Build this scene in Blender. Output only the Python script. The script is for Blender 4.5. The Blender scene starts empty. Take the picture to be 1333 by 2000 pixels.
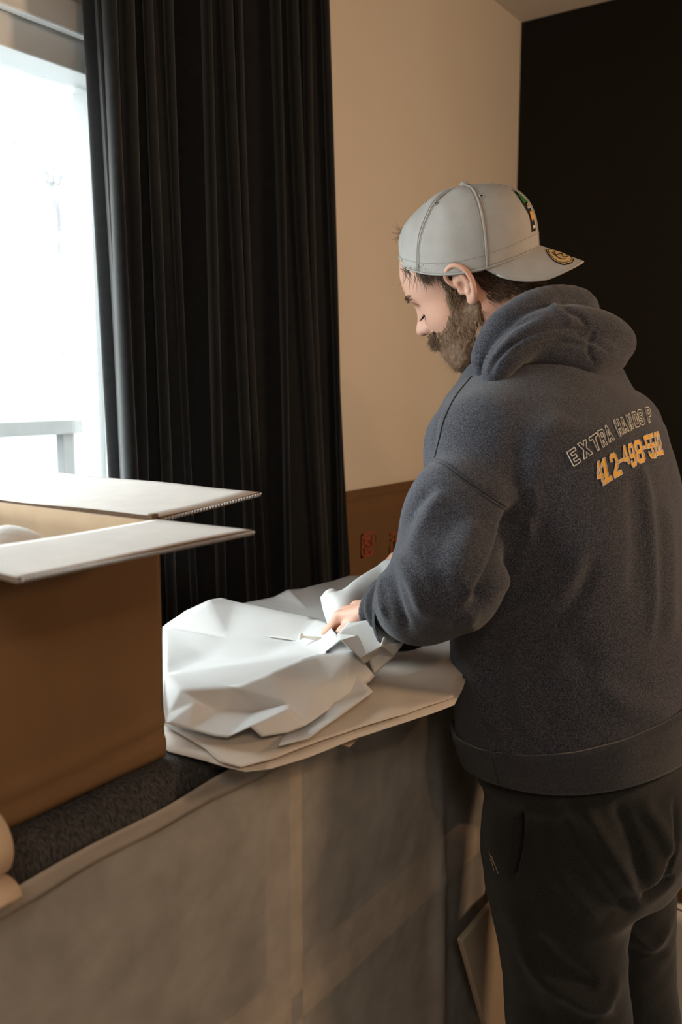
import bpy, bmesh, math, random
import numpy as np
from mathutils import Vector, Matrix, geometry
from mathutils.bvhtree import BVHTree
rng = np.random.default_rng(7); random.seed(7)
SC = bpy.context.scene; COL = SC.collection
R = math.radians
# ---------------------------------------------------------------- camera
CZ = 1.5; YAW = R(35); PIT = R(8.0); FPX = 1750.0
fw = np.array([-math.sin(YAW)*math.cos(PIT), math.cos(YAW)*math.cos(PIT), -math.sin(PIT)])
rt = np.array([math.cos(YAW), math.sin(YAW), 0.0]); up = np.cross(rt, fw); CAM = np.array([0, 0, CZ])
cd = bpy.data.cameras.new('camera'); cam = bpy.data.objects.new('camera', cd); COL.objects.link(cam)
cam.location = CAM; cam.rotation_euler = (R(90)-PIT, 0, YAW)
cd.sensor_fit = 'HORIZONTAL'; cd.sensor_width = 24; cd.lens = FPX/1333*24; cd.clip_start = 0.02
cd.dof.use_dof = True; cd.dof.focus_distance = 1.36; cd.dof.aperture_fstop = 4.5
SC.camera = cam
# ---------------------------------------------------------------- world, lights, exposure
W = bpy.data.worlds.new('overcast'); SC.world = W; W.use_nodes = True
nt = W.node_tree; bg = nt.nodes['Background']; bg.inputs[0].default_value = (.93, .97, 1, 1); bg.inputs[1].default_value = 13.0
SC.view_settings.view_transform = 'Standard'; SC.view_settings.look = 'None'
SC.view_settings.gamma = 1; SC.view_settings.use_curve_mapping = False; SC.view_settings.exposure = 0.35
def area(name, loc, target, size, power, color, size_y=None, portal=False):
    l = bpy.data.lights.new(name, 'AREA'); l.energy = power; l.color = color; l.size = size
    if size_y: l.shape = 'RECTANGLE'; l.size_y = size_y
    if portal: l.cycles.is_portal = True
    o = bpy.data.objects.new(name, l); COL.objects.link(o); o.location = loc
    o.rotation_euler = (Vector(target)-Vector(loc)).to_track_quat('-Z', 'Y').to_euler(); return o
area('window_portal', (-1.52, 0.27, 1.45), (0, 0.27, 1.45), 1.86, 1, (1, 1, 1), 1.38, portal=True)
area('room_lamp', (0.75, 1.95, 1.75), (-1.3, 2.0, 1.4), .22, 13, (1, .66, .40))
area('soft_fill_light', (0.9, -1.0, 2.68), (0.9, -1.0, 0), .7, 17, (1, .92, .80))  # added soft fill that lifts the room's ambient light, not a fixture
area('warm_ceiling_lamp', (1.25, -.35, 2.6), (-.6, 1.1, 1.1), .12, 6, (1, .58, .30))
# ---------------------------------------------------------------- helpers
def ray(u, v): return fw + rt*(u-666.5)/FPX + up*(1000-v)/FPX
def P(u, v, d): return CAM + ray(u, v)*d
def onz(u, v, z): r = ray(u, v); return CAM + r*(z-CZ)/r[2]
def onx(u, v, x): r = ray(u, v); return CAM + r*x/r[0]
def pix(V):
    q = np.asarray(V, float)-CAM; d = q@fw
    return np.stack([666.5+FPX*(q@rt)/d, 1000-FPX*(q@up)/d, d], -1)
def mat(name, col, rough=.8, noise=0, scale=30, bump=0, bscale=200, col2=None, sheen=0, spec=.3, metal=0, sss=0, alpha=1, stretch=None, trans=0, ramp=(.3, .7)):
    m = bpy.data.materials.new(name); m.use_nodes = True; n = m.node_tree; b = n.nodes['Principled BSDF']
    c = (*col, 1); b.inputs['Base Color'].default_value = c; b.inputs['Roughness'].default_value = rough
    b.inputs['Specular IOR Level'].default_value = spec; b.inputs['Metallic'].default_value = metal
    if sheen: b.inputs['Sheen Weight'].default_value = sheen; b.inputs['Sheen Roughness'].default_value = .5
    if sss: b.inputs['Subsurface Weight'].default_value = sss; b.inputs['Subsurface Scale'].default_value = .01; b.inputs['Subsurface Radius'].default_value = (1, .35, .2)
    b.inputs['Alpha'].default_value = alpha
    rlo, rhi = ramp
    tc = n.nodes.new('ShaderNodeTexCoord'); mp = n.nodes.new('ShaderNodeMapping'); n.links.new(tc.outputs['Object'], mp.inputs[0])
    if stretch: mp.inputs['Scale'].default_value = stretch
    if noise or col2:
        t = n.nodes.new('ShaderNodeTexNoise'); t.inputs['Scale'].default_value = scale; t.inputs['Detail'].default_value = 6; n.links.new(mp.outputs[0], t.inputs[0])
        r = n.nodes.new('ShaderNodeValToRGB'); n.links.new(t.outputs[0], r.inputs[0])
        c2 = col2 or tuple(min(1, x*(1+noise)) for x in col); c1 = col if col2 else tuple(x*(1-noise) for x in col)
        r.color_ramp.elements[0].position = rlo; r.color_ramp.elements[1].position = rhi
        r.color_ramp.elements[0].color = (*c1, 1); r.color_ramp.elements[1].color = (*c2, 1); n.links.new(r.outputs[0], b.inputs['Base Color'])
    if bump:
        t = n.nodes.new('ShaderNodeTexNoise'); t.inputs['Scale'].default_value = bscale; t.inputs['Detail'].default_value = 4; n.links.new(mp.outputs[0], t.inputs[0])
        bu = n.nodes.new('ShaderNodeBump'); bu.inputs['Strength'].default_value = bump; bu.inputs['Distance'].default_value = .002
        n.links.new(t.outputs[0], bu.inputs['Height']); n.links.new(bu.outputs[0], b.inputs['Normal'])
    if trans:
        tr = n.nodes.new('ShaderNodeBsdfTranslucent'); tr.inputs[0].default_value = c; mx = n.nodes.new('ShaderNodeMixShader'); mx.inputs[0].default_value = trans
        n.links.new(b.outputs[0], mx.inputs[1]); n.links.new(tr.outputs[0], mx.inputs[2]); n.links.new(mx.outputs[0], n.nodes['Material Output'].inputs[0])
    return m
def glass_mat(name, tint=(.95, .98, .97)):
    m = bpy.data.materials.new(name); m.use_nodes = True; n = m.node_tree; n.nodes.remove(n.nodes['Principled BSDF'])
    a = n.nodes.new('ShaderNodeBsdfTransparent'); a.inputs[0].default_value = (*tint, 1); g = n.nodes.new('ShaderNodeBsdfGlossy'); g.inputs['Roughness'].default_value = .02
    x = n.nodes.new('ShaderNodeMixShader'); x.inputs[0].default_value = .06
    n.links.new(a.outputs[0], x.inputs[1]); n.links.new(g.outputs[0], x.inputs[2]); n.links.new(x.outputs[0], n.nodes['Material Output'].inputs[0]); return m
def tag(o, label=None, cat=None, group=None, kind=None):
    for k, v in (('label', label), ('category', cat), ('group', group), ('kind', kind)):
        if v: o[k] = v
    return o
def link(name, me, m=None, parent=None, smooth=False):
    o = bpy.data.objects.new(name, me); COL.objects.link(o)
    if m: me.materials.append(m)
    if parent: o.parent = parent
    if smooth: me.polygons.foreach_set('use_smooth', [True]*len(me.polygons))
    return o
def mesh(name, V, Fc, m=None, parent=None, smooth=False):
    me = bpy.data.meshes.new(name)
    V = np.asarray(V, float)
    if parent: V = V - np.array(parent.location)
    if isinstance(Fc, np.ndarray):
        me.vertices.add(len(V)); me.vertices.foreach_set('co', V.astype(np.float32).ravel())
        k = Fc.shape[1]; me.loops.add(Fc.size); me.loops.foreach_set('vertex_index', Fc.ravel().astype(np.int32))
        me.polygons.add(len(Fc)); me.polygons.foreach_set('loop_start', np.arange(0, Fc.size, k, dtype=np.int32)); me.update(calc_edges=True); me.validate()
    else:
        me.from_pydata([tuple(x) for x in V], [], [tuple(f) for f in Fc]); me.update()
    return link(name, me, m, parent, smooth)
def frombm(name, bm, m=None, parent=None, smooth=False):
    me = bpy.data.meshes.new(name)
    if parent: bmesh.ops.translate(bm, vec=-Vector(parent.location), verts=bm.verts)
    bmesh.ops.recalc_face_normals(bm, faces=bm.faces); bm.to_mesh(me); bm.free(); return link(name, me, m, parent, smooth)
def empty(name, loc, label=None, cat=None, group=None):
    o = bpy.data.objects.new(name, None); COL.objects.link(o); o.location = [float(x) for x in loc]; o.empty_display_size = .1
    bpy.context.view_layer.update(); return tag(o, label, cat, group)
def bbox(bm, lo, hi, bev=0, seg=2):
    r = bmesh.ops.create_cube(bm, size=1); vs = r['verts']
    for v in vs: v.co = Vector([lo[i] if v.co[i] < 0 else hi[i] for i in range(3)])
    if bev:
        es = list({e for v in vs for e in v.link_edges}); bmesh.ops.bevel(bm, geom=es, offset=bev, segments=seg, affect='EDGES', profile=.5)
def box(name, lo, hi, m, parent=None, bev=0, seg=2, smooth=False):
    bm = bmesh.new(); bbox(bm, lo, hi, bev, seg); return frombm(name, bm, m, parent, smooth)
def tube(bm, pts, rad, n=8, caps=True):
    pts = [Vector(p) for p in pts]; rings = []; prev = None
    for i, p in enumerate(pts):
        t = (pts[min(i+1, len(pts)-1)]-pts[max(i-1, 0)]).normalized()
        a = prev if prev is not None else (Vector((0, 0, 1)) if abs(t.z) < .9 else Vector((1, 0, 0)))
        b = t.cross(a).normalized(); a = b.cross(t).normalized(); prev = a
        r = rad[i] if hasattr(rad, '__len__') else rad
        rings.append([bm.verts.new(p+a*r*math.cos(k*2*math.pi/n)+b*r*math.sin(k*2*math.pi/n)) for k in range(n)])
    for A, B in zip(rings, rings[1:]):
        for k in range(n): bm.faces.new((A[k], A[(k+1) % n], B[(k+1) % n], B[k]))
    if caps: bm.faces.new(rings[0][::-1]); bm.faces.new(rings[-1])
def spline(pts, n):
    pts = np.asarray(pts, float); k = len(pts); t = np.linspace(0, k-1, n); out = []
    for x in t:
        i = min(int(x), k-2); f = x-i; p0, p1, p2, p3 = pts[max(i-1, 0)], pts[i], pts[i+1], pts[min(i+2, k-1)]
        out.append(.5*((2*p1)+(-p0+p2)*f+(2*p0-5*p1+4*p2-p3)*f*f+(-p0+3*p1-3*p2+p3)*f**3))
    return np.array(out)
def grid(name, G, m, parent=None, smooth=True):
    a, b = G.shape[:2]; I = np.arange(a*b).reshape(a, b)
    Fc = np.stack([I[:-1, :-1], I[1:, :-1], I[1:, 1:], I[:-1, 1:]], -1).reshape(-1, 4)
    return mesh(name, G.reshape(-1, 3), Fc, m, parent, smooth)
def vnoise(Pt, s, seed=0):
    r = np.random.default_rng(seed); o = np.zeros(len(Pt))
    for _ in range(10):
        k = r.normal(size=3)*s; o += np.sin(Pt@k + r.uniform(0, 6.28))
    return o/10*1.4
def norms(V, Q):
    n = np.cross(V[Q[:, 2]]-V[Q[:, 0]], V[Q[:, 3]]-V[Q[:, 1]]); N = np.zeros_like(V)
    for k in range(4): np.add.at(N, Q[:, k], n)
    return N/np.maximum(np.linalg.norm(N, axis=1), 1e-12)[:, None]
# signed-distance modelling: one continuous skin from many soft-joined forms
def smin(a, b, k): h = np.maximum(k-np.abs(a-b), 0)/k; return np.minimum(a, b)-h*h*k*.25
def smax(a, b, k): return -smin(-a, -b, k)
def cone(p, a, b, ra, rb):
    a = np.asarray(a); b = np.asarray(b); d = b-a; t = np.clip(((p-a)@d)/max(d@d, 1e-9), 0, 1)
    return np.linalg.norm(p-a-t[:, None]*d, axis=1)-(ra+(rb-ra)*t)
def ell(p, c, r, M=np.eye(3)):
    q = (p-c)@M.T; r = np.asarray(r, float); k0 = np.linalg.norm(q/r, axis=1); k1 = np.linalg.norm(q/(r*r), axis=1); return k0*(k0-1)/np.maximum(k1, 1e-9)
def sdf_mesh(f, lo, hi, h, B=8):
    lo = np.asarray(lo, float); nb = np.ceil((np.asarray(hi)-lo)/(h*B)).astype(int)
    bi = np.stack(np.meshgrid(*[np.arange(k) for k in nb], indexing='ij'), -1).reshape(-1, 3)
    c = lo+(bi+.5)*h*B; val = np.concatenate([f(x) for x in np.array_split(c, max(1, len(c)//400000+1))])
    bi = bi[np.abs(val) < h*B*1.25]; L = np.stack(np.meshgrid(*[np.arange(B+1)]*3, indexing='ij'), -1).reshape(-1, 3)
    pts = (bi[:, None]*B+L[None]).reshape(-1, 3)
    V = np.concatenate([f(lo+x*h) for x in np.array_split(pts, len(pts)//600000+1)]).reshape(-1, B+1, B+1, B+1)
    s = V < 0; offs = [(i, j, k) for i in (0, 1) for j in (0, 1) for k in (0, 1)]
    cs = sum(s[:, i:B+i, j:B+j, k:B+k].astype(np.int8) for i, j, k in offs); blk, ci, cj, ck = np.nonzero((cs > 0) & (cs < 8))
    g = bi[blk]*B+np.stack([ci, cj, ck], 1); acc = np.zeros((len(g), 3)); cnt = np.zeros(len(g))
    cv = {o: V[blk, ci+o[0], cj+o[1], ck+o[2]] for o in offs}
    for o in offs:
        for ax in range(3):
            if o[ax]: continue
            q = list(o); q[ax] = 1; q = tuple(q); a, b = cv[o], cv[q]; m = (a < 0) != (b < 0); t = np.where(m, a/np.where(m, a-b, 1), 0)
            pnt = np.array(o, float)[None].repeat(len(g), 0); pnt[:, ax] += t; acc[m] += pnt[m]; cnt[m] += 1
    Vt = lo+(g+acc/cnt[:, None])*h; D = nb*B+2; key = lambda q: (q[:, 0]*D[1]+q[:, 1])*D[2]+q[:, 2]
    K = key(g); srt = np.argsort(K); Ks = K[srt]; Q = []
    for ax in range(3):
        a = s[:, :B, :B, :B]; sl = [slice(0, B)]*3; sl[ax] = slice(1, B+1); b = s[(slice(None), *sl)]
        bb, i, j, k = np.nonzero(a != b); e = bi[bb]*B+np.stack([i, j, k], 1); fl = a[bb, i, j, k]
        u, v = (ax+1) % 3, (ax+2) % 3; ids = []
        for du, dv in ((0, 0), (1, 0), (1, 1), (0, 1)):
            q = e.copy(); q[:, u] -= du; q[:, v] -= dv; kk = key(q); ix = np.clip(np.searchsorted(Ks, kk), 0, len(Ks)-1)
            ids.append(np.where(Ks[ix] == kk, srt[ix], -1))
        ids = np.stack(ids, 1); ok = (ids >= 0).all(1); ids, fl = ids[ok], fl[ok]
        ids[~fl] = ids[~fl][:, ::-1]; Q.append(ids)
    return Vt, np.concatenate(Q)
def relax(V, Q, it, lam=.5):
    E_ = np.concatenate([Q[:, [0, 1]], Q[:, [1, 2]], Q[:, [2, 3]], Q[:, [3, 0]]]); n = len(V); c = np.bincount(E_[:, 0], minlength=n)+np.bincount(E_[:, 1], minlength=n)
    for _ in range(it):
        A = np.zeros_like(V)
        for k in range(3): A[:, k] = np.bincount(E_[:, 0], V[E_[:, 1], k], n)+np.bincount(E_[:, 1], V[E_[:, 0], k], n)
        V = V+lam*(A/np.maximum(c, 1)[:, None]-V)
    return V
def strokes(V, Q, L):
    """cloth folds: each is a line across the cloth, pushed out or in along the cloth's normal"""
    N = norms(V, Q); px = pix(V); face = (N@(-fw)) > -.15; out = np.zeros(len(V))
    for pts, w, amp in L:
        pts = spline(pts, 24); c = pts.mean(0); rr = np.abs(pts-c).max()+3*w
        idx = np.nonzero(face & (np.abs(px[:, 0]-c[0]) < rr) & (np.abs(px[:, 1]-c[1]) < rr))[0]
        if not len(idx): continue
        q = px[idx, :2]; best = np.full(len(idx), 1e9); bt = np.zeros(len(idx))
        for i in range(len(pts)-1):
            a, b = pts[i], pts[i+1]; d = b-a; t = np.clip(((q-a)@d)/(d@d+1e-9), 0, 1); ds = np.linalg.norm(q-a-t[:, None]*d, axis=1)
            m = ds < best; best[m] = ds[m]; bt[m] = (i+t[m])/(len(pts)-1)
        out[idx] += amp*np.exp(-(best/w)**2)*np.clip(np.minimum(bt, 1-bt)*5, 0.12, 1)
    return V+N*out[:, None]
# ---------------------------------------------------------------- materials
M = {}
M['wall'] = mat('wall_paint', (.72, .655, .57), .9, bump=.06, bscale=400, noise=.02, scale=4)
M['ceil'] = mat('ceiling_paint', (.66, .62, .56), .95, bump=.05, bscale=300)
M['black'] = mat('black_paint', (.012, .011, .010), .75, bump=.1, bscale=300, spec=.15)
M['lit_trim'] = mat('brightened_white_trim', (.82, .84, .84), .5, trans=.45)  # white trim; translucency added so backlit sash members read bright
M['white'] = mat('white_gloss_paint', (.80, .82, .82), .4, spec=.4)
M['floor'] = mat('floor_wood', (.13, .075, .04), .5, noise=.4, scale=3, stretch=(1, 12, 1))
M['glass'] = glass_mat('window_glass')
M['curtain'] = mat('black_curtain_cloth', (.012, .0122, .0125), .9, noise=.2, scale=60, bump=.25, bscale=900, sheen=.25, spec=.1)
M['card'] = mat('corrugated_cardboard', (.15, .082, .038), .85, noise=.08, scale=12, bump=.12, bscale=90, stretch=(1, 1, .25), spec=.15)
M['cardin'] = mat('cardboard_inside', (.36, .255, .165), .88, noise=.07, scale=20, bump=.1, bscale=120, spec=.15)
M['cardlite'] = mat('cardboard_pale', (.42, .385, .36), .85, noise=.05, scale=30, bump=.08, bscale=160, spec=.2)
M['flute'] = mat('cardboard_edge', (.10, .055, .028), .9, noise=.2, scale=200)
M['paper'] = mat('packing_paper', (.59, .585, .58), .75, noise=.02, scale=20, bump=.08, bscale=60, spec=.25, trans=.12)
M['paper_lamp_tint'] = mat('packing_paper_lamp_tint', (.60, .53, .46), .8, noise=.03, scale=20, bump=.08, bscale=60, spec=.2, trans=.1)  # warm lamp light and shade on the lower sheets, put into the colour
M['sofa'] = mat('charcoal_upholstery', (.012, .012, .014), .95, col2=(.07, .066, .064), scale=420, bump=.35, bscale=800, spec=.1, stretch=(.5, 1, .3))
M['cover'] = mat('nonwoven_dust_cover', (.42, .39, .355), .95, noise=.16, scale=16, bump=.5, bscale=70, spec=.05, alpha=.64)
M['rail'] = mat('sofa_frame_pine', (.62, .44, .26), .8, noise=.12, scale=8, stretch=(1, 1, 6))
M['strip'] = mat('tack_strip_card', (.29, .255, .22), .85, noise=.05, scale=40)
M['cream'] = mat('cream_board', (.50, .40, .29), .8, noise=.04, scale=15)
M['rollp'] = mat('kraft_paper_roll', (.55, .42, .31), .8, noise=.04, scale=25, bump=.1, bscale=100)
M['skin'] = mat('skin', (.60, .34, .25), .5, noise=.08, scale=30, bump=.15, bscale=350, spec=.35, sss=.12)
M['hood'] = mat('grey_hoodie_fleece', (.019, .020, .027), .95, col2=(.082, .084, .102), ramp=(.40, .64), scale=620, bump=.5, bscale=700, sheen=.22, spec=.08)
M['rib'] = mat('hoodie_ribbing', (.028, .029, .034), .95, col2=(.052, .053, .06), scale=300, bump=.5, bscale=500, sheen=.2, spec=.08)
M['trou'] = mat('charcoal_sweatpants', (.009, .0095, .0095), .95, col2=(.021, .022, .021), scale=500, bump=.4, bscale=600, sheen=.2, spec=.08)
M['cap'] = mat('grey_cap_twill', (.37, .355, .335), .9, noise=.05, scale=40, bump=.2, bscale=900, spec=.1)
M['capdark'] = mat('cap_stitching', (.36, .35, .34), .9)
M['hair'] = mat('brown_hair', (.10, .06, .035), .55, noise=.35, scale=150, spec=.4)
M['beard'] = mat('beard_hair', (.085, .045, .024), .7, col2=(.17, .10, .055), scale=180, spec=.35)
M['beard2'] = mat('beard_strands', (.12, .065, .032), .5, col2=(.42, .27, .155), scale=240, spec=.4)
M['gold'] = mat('gold_foil', (.80, .56, .26), .38, metal=.45, spec=.5)
M['ink'] = mat('black_thread', (.012, .011, .012), .8)
M['yel'] = mat('yellow_print', (.72, .36, .035), .7)
M['crm'] = mat('pale_print', (.62, .58, .52), .7)
M['grn'] = mat('green_thread', (.03, .13, .035), .8)
M['ora'] = mat('orange_thread', (.62, .30, .04), .8)
M['red'] = mat('red_ink', (.30, .06, .03), .85)
M['eye'] = mat('eye_white', (.75, .72, .68), .2)
M['rope'] = mat('white_cord', (.72, .68, .62), .8)
M['tan'] = mat('tan_thread', (.30, .24, .15), .8)
M['shoe'] = mat('dark_shoe', (.03, .03, .03), .6); M['sole'] = mat('shoe_sole', (.6, .58, .55), .7)
# ---------------------------------------------------------------- room
WX, YC, CH = -1.40, 3.10, 2.76
wl = empty('wall_left', (WX, 0, 0)); wl['kind'] = 'structure'
y0, y1, z0, z1 = -.68, 1.285, .74, 2.15
for a, b in (((WX-.16, -2.6, 0), (WX, y0, CH)), ((WX-.16, y1, 0), (WX, YC, CH)), ((WX-.16, y0, 0), (WX, y1, z0)), ((WX-.16, y0, z1), (WX, y1, CH))):
    box('wall_section', a, b, M['wall'], wl)
tag(box('wall_back', (WX-.16, YC, 0), (2.6, YC+.1, CH), M['black']), kind='structure')
tag(box('wall_right', (2.6, -2.7, 0), (2.7, YC+.1, CH), M['wall']), kind='structure')
tag(box('wall_front', (WX-.16, -2.7, 0), (2.6, -2.6, CH), M['wall']), kind='structure')
tag(box('floor', (WX-.16, -2.7, -.1), (2.7, YC+.1, 0), M['floor']), kind='structure')
tag(box('ceiling', (WX-.16, -2.7, CH), (2.7, YC+.1, CH+.1), M['ceil']), kind='structure')
tag(box('baseboard_left', (WX, y1+.2, 0), (WX+.014, YC, .10), M['white']), kind='structure')
# window: casing frame, sashes, muntin, glass
wn = empty('window_1', (WX-.08, 0, z0)); wn['kind'] = 'structure'
box('casing', (WX, y0-.06, z1-.02), (WX+.022, y1+.06, z1+.035), M['white'], wn, .004)
box('frame_head', (WX-.13, y0, z1-.075), (WX-.005, y1, z1), M['white'], wn, .003)
box('frame_jamb', (WX-.13, y1-.05, z0), (WX-.005, y1, z1), M['white'], wn, .003)
box('frame_jamb', (WX-.13, y0, z0), (WX-.005, y0+.05, z1), M['white'], wn, .003)
box('sill', (WX-.13, y0, z0), (WX+.05, y1, z0+.035), M['white'], wn, .004)
box('sash_stile', (WX-.10, y1-.085, z0+.035), (WX-.06, y1-.05, z1-.075), M['lit_trim'], wn, .014, 1)
box('sash_stile', (WX-.10, y0+.058, z0+.035), (WX-.06, y0+.10, z1-.075), M['white'], wn, .006)
box('sash_stile', (WX-.10, .24, z0+.035), (WX-.06, .30, z1-.075), M['lit_trim'], wn, .006)
box('muntin', (WX-.095, y0+.1, 1.778), (WX-.070, y1-.1, 1.796), M['lit_trim'], wn, .006)
box('sash_rail', (WX-.10, y0+.058, z0+.035), (WX-.06, y1-.058, z0+.09), M['white'], wn, .006)
for a, b in ((y0+.1, .24), (.30, y1-.1)):
    box('pane', (WX-.084, a, z0+.09), (WX-.080, b+.01, z1-.075), M['glass'], wn)
# outside: porch railing, snowy ground, bare trees and shrubs
M['rwood'] = mat('weathered_railing', (.085, .088, .092), .8, noise=.1, scale=10)
rl = empty('porch_railing', (-2.6, 1.6, -1), 'pale porch railing with square posts outside the bright window', 'railing')
box('top_rail', (-2.64, -1.6, 1.335), (-2.56, 4.4, 1.385), M['rwood'], rl, .004)
for y in np.arange(-1.0, 4.4, .60): box('post', (-2.62, y, -1), (-2.58, y+.05, 1.335), M['rwood'], rl, .003)
M['snow'] = mat('snow', (.085, .086, .088), .9, noise=.06, scale=.5)
tag(box('ground', (-60, -40, -1.1), (-1.7, 60, -1.0), M['snow']), kind='structure')
M['bark'] = mat('pale_bark', (.15, .15, .155), .9)
def tree(loc, h, seed, label):
    r = random.Random(seed); bm = bmesh.new()
    def br(p, d, l, w, dep):
        q = p+d*l; tube(bm, [p, (p+q)/2+Vector((r.uniform(-.05, .05)*l, r.uniform(-.05, .05)*l, 0)), q], [w, w*.85, w*.7], 5, False)
        if dep:
            for _ in range(3 if dep > 1 else 4):
                e = Vector((r.uniform(-1, 1), r.uniform(-1, 1), r.uniform(.1, .9))).normalized(); br(q, (d*.7+e*.75).normalized(), l*.68, w*.62, dep-1)
    br(Vector(loc), Vector((0, 0, 1)), h*.32, h*.014, 4); o = frombm('bare_tree', bm, M['bark']); return tag(o, label, 'tree')
tree((-16, 12.5, -1), 10, 3, 'forked bare tree outside the window, mid pane')
tree((-20, 6.0, -1), 11, 5, 'faint slender bare tree outside, at the left edge of the photo')
# ---------------------------------------------------------------- curtain
def curtain():
    S, T = 900, 60; G = np.zeros((T, S, 3)); s = np.linspace(0, 1, S)
    ph = np.array([0, .05, .13, .20, .31, .42, .50, .62, .71, .83, .90, 1]); k = np.interp(s, ph, np.arange(len(ph)))
    for t in range(T):
        z = 2.70-(2.70-.04)*t/(T-1); f = (2.7-z)/1.7
        yl = 1.085+.012*f; yr = 1.762+.095*min(f, 1.1)**1.5+.02*max(0, f-1)
        amp = .034+.012*np.sin(k*1.7+.6)+.008*np.sin(z*2.1+k*2.3)
        ph2 = 2*math.pi*k*.5*2+.45*np.sin(z*1.3+k*1.9)*(.3+.5*f)
        x = -1.275+amp*np.sin(ph2)+.010*np.sin(2.3*k+1.1*z); y = yl+(yr-yl)*s+.012*np.sin(ph2*2)+.003*np.sin(9*k+2*z)
        G[t, :, 0] = x; G[t, :, 1] = y; G[t, :, 2] = z
    o = grid('curtain', G, M['curtain']); md = o.modifiers.new('thick', 'SOLIDIFY'); md.thickness = .004
    return tag(o, 'floor-length black pleated curtain drawn to the right of the window', 'curtain')
curtain()
bm = bmesh.new(); tube(bm, [(-1.275, -1.2, 2.725), (-1.275, 2.0, 2.725)], .012, 12)
tag(frombm('curtain_rod', bm, M['ink']), 'black curtain rod above the window, out of the picture', 'rod')
# ---------------------------------------------------------------- upturned sofa
SY0, SY1, SX0, SX1, ST = -.72, 1.49, -1.19, -.695, 1.07
sofa = empty('sofa', (-.92, .35, 0), 'upturned sofa with grey dust cover facing the room and charcoal upholstery on top', 'sofa')
def sofa_body():
    prof = []
    for a in np.linspace(0, math.pi/2, 9): prof.append((SX1-.035+.035*math.sin(a), ST-.035+.035*math.cos(a)))
    prof.append((SX1, 1.03)); prof.append((SX1-.012, 1.028)); prof.append((SX1-.05, 1.028)); prof.append((SX1-.05, 1.03)); prof.append((SX0+.03, 1.03))
    prof.append((SX0+.03, .02)); prof.append((SX0, .02)); prof.append((SX0, ST-.03)); prof.append((SX0+.03, ST))
    n = 180; ys = np.linspace(SY0, SY1, n); G = np.zeros((len(prof)+1, n, 3))
    for i, (x, z) in enumerate(prof+[prof[0]]):
        w = .003*np.sin(ys*23)+.002*np.sin(ys*51+i)
        G[i, :, 0] = x+(w if x > -.7 else 0); G[i, :, 1] = ys; G[i, :, 2] = z+(.002*np.sin(ys*31) if z > 1.04 else 0)
    grid('upholstery', G, M['sofa'], sofa)
    box('end_panel', (SX0, SY1-.03, 0), (SX1-.012, SY1, ST-.012), M['sofa'], sofa, .01, 3); box('end_panel', (SX0, SY0, 0), (SX1-.012, SY0+.03, ST-.012), M['sofa'], sofa, .01, 3)
    box('base_rail', (SX0, SY0+.03, 0), (SX1-.02, SY1-.03, .06), M['rail'], sofa)
    for y in (.22, .89): box('frame_post', (SX1-.045, y-.013, .06), (SX1-.002, y+.013, 1.01), M['rail'], sofa)
    box('frame_rail', (SX1-.045, SY0+.03, .628), (SX1-.002, SY1-.03, .672), M['rail'], sofa)
    # cloth strip stapled along the edge
    ys = np.linspace(SY0, SY1-.01, 260); G = np.zeros((5, 260, 3)); zt = 1.044+.0030*np.sin(ys*9+1)+.002*np.sin(ys*27); zb = 1.020+.002*np.sin(ys*13)+.0015*np.sin(ys*37)
    for i in range(5): f = i/4; G[i] = np.stack([np.full(260, SX1+.0055)+.001*math.sin(f*3.14)*np.sin(ys*40)+.001, ys, zt*(1-f)+zb*f], -1)
    o = grid('tack_strip', G, M['strip'], sofa); o.modifiers.new('t', 'SOLIDIFY').thickness = .002
    # dust cover
    ny, nz = 420, 200; Y, Z = np.meshgrid(np.linspace(SY0, SY1-.002, ny), np.linspace(1.030, .03, nz)); X = np.full_like(Y, SX1)
    X -= .0035*np.exp(-((Y-.55)/.14)**2)*(np.sin((Z-.1)*3))*0
    X += .0016*np.exp(-((Y-.89)/.012)**2)+.0016*np.exp(-((Z-.650)/.019)**2)+.0006
    pl = np.zeros_like(X)
    for yy, w, a, sl in ((1.285, .022, .012, .01), (1.45, .016, .010, .0), (.64, .02, .002, .05)):
        pl += max(a, -.0004)*np.exp(-((Y-yy-sl*(1-Z))/(w*(.6+.8*(1.05-Z))))**2)*np.clip((.90-Z)*4, 0, 1)
    X += pl; q = np.stack([Y, Z, X*0], -1).reshape(-1, 3); X += (.0010*vnoise(q, 30, 3)+.0005*vnoise(q, 90, 4)).reshape(X.shape)
    grid('dust_cover', np.stack([X, Y, Z], -1), M['cover'], sofa)
sofa_body()
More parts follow.
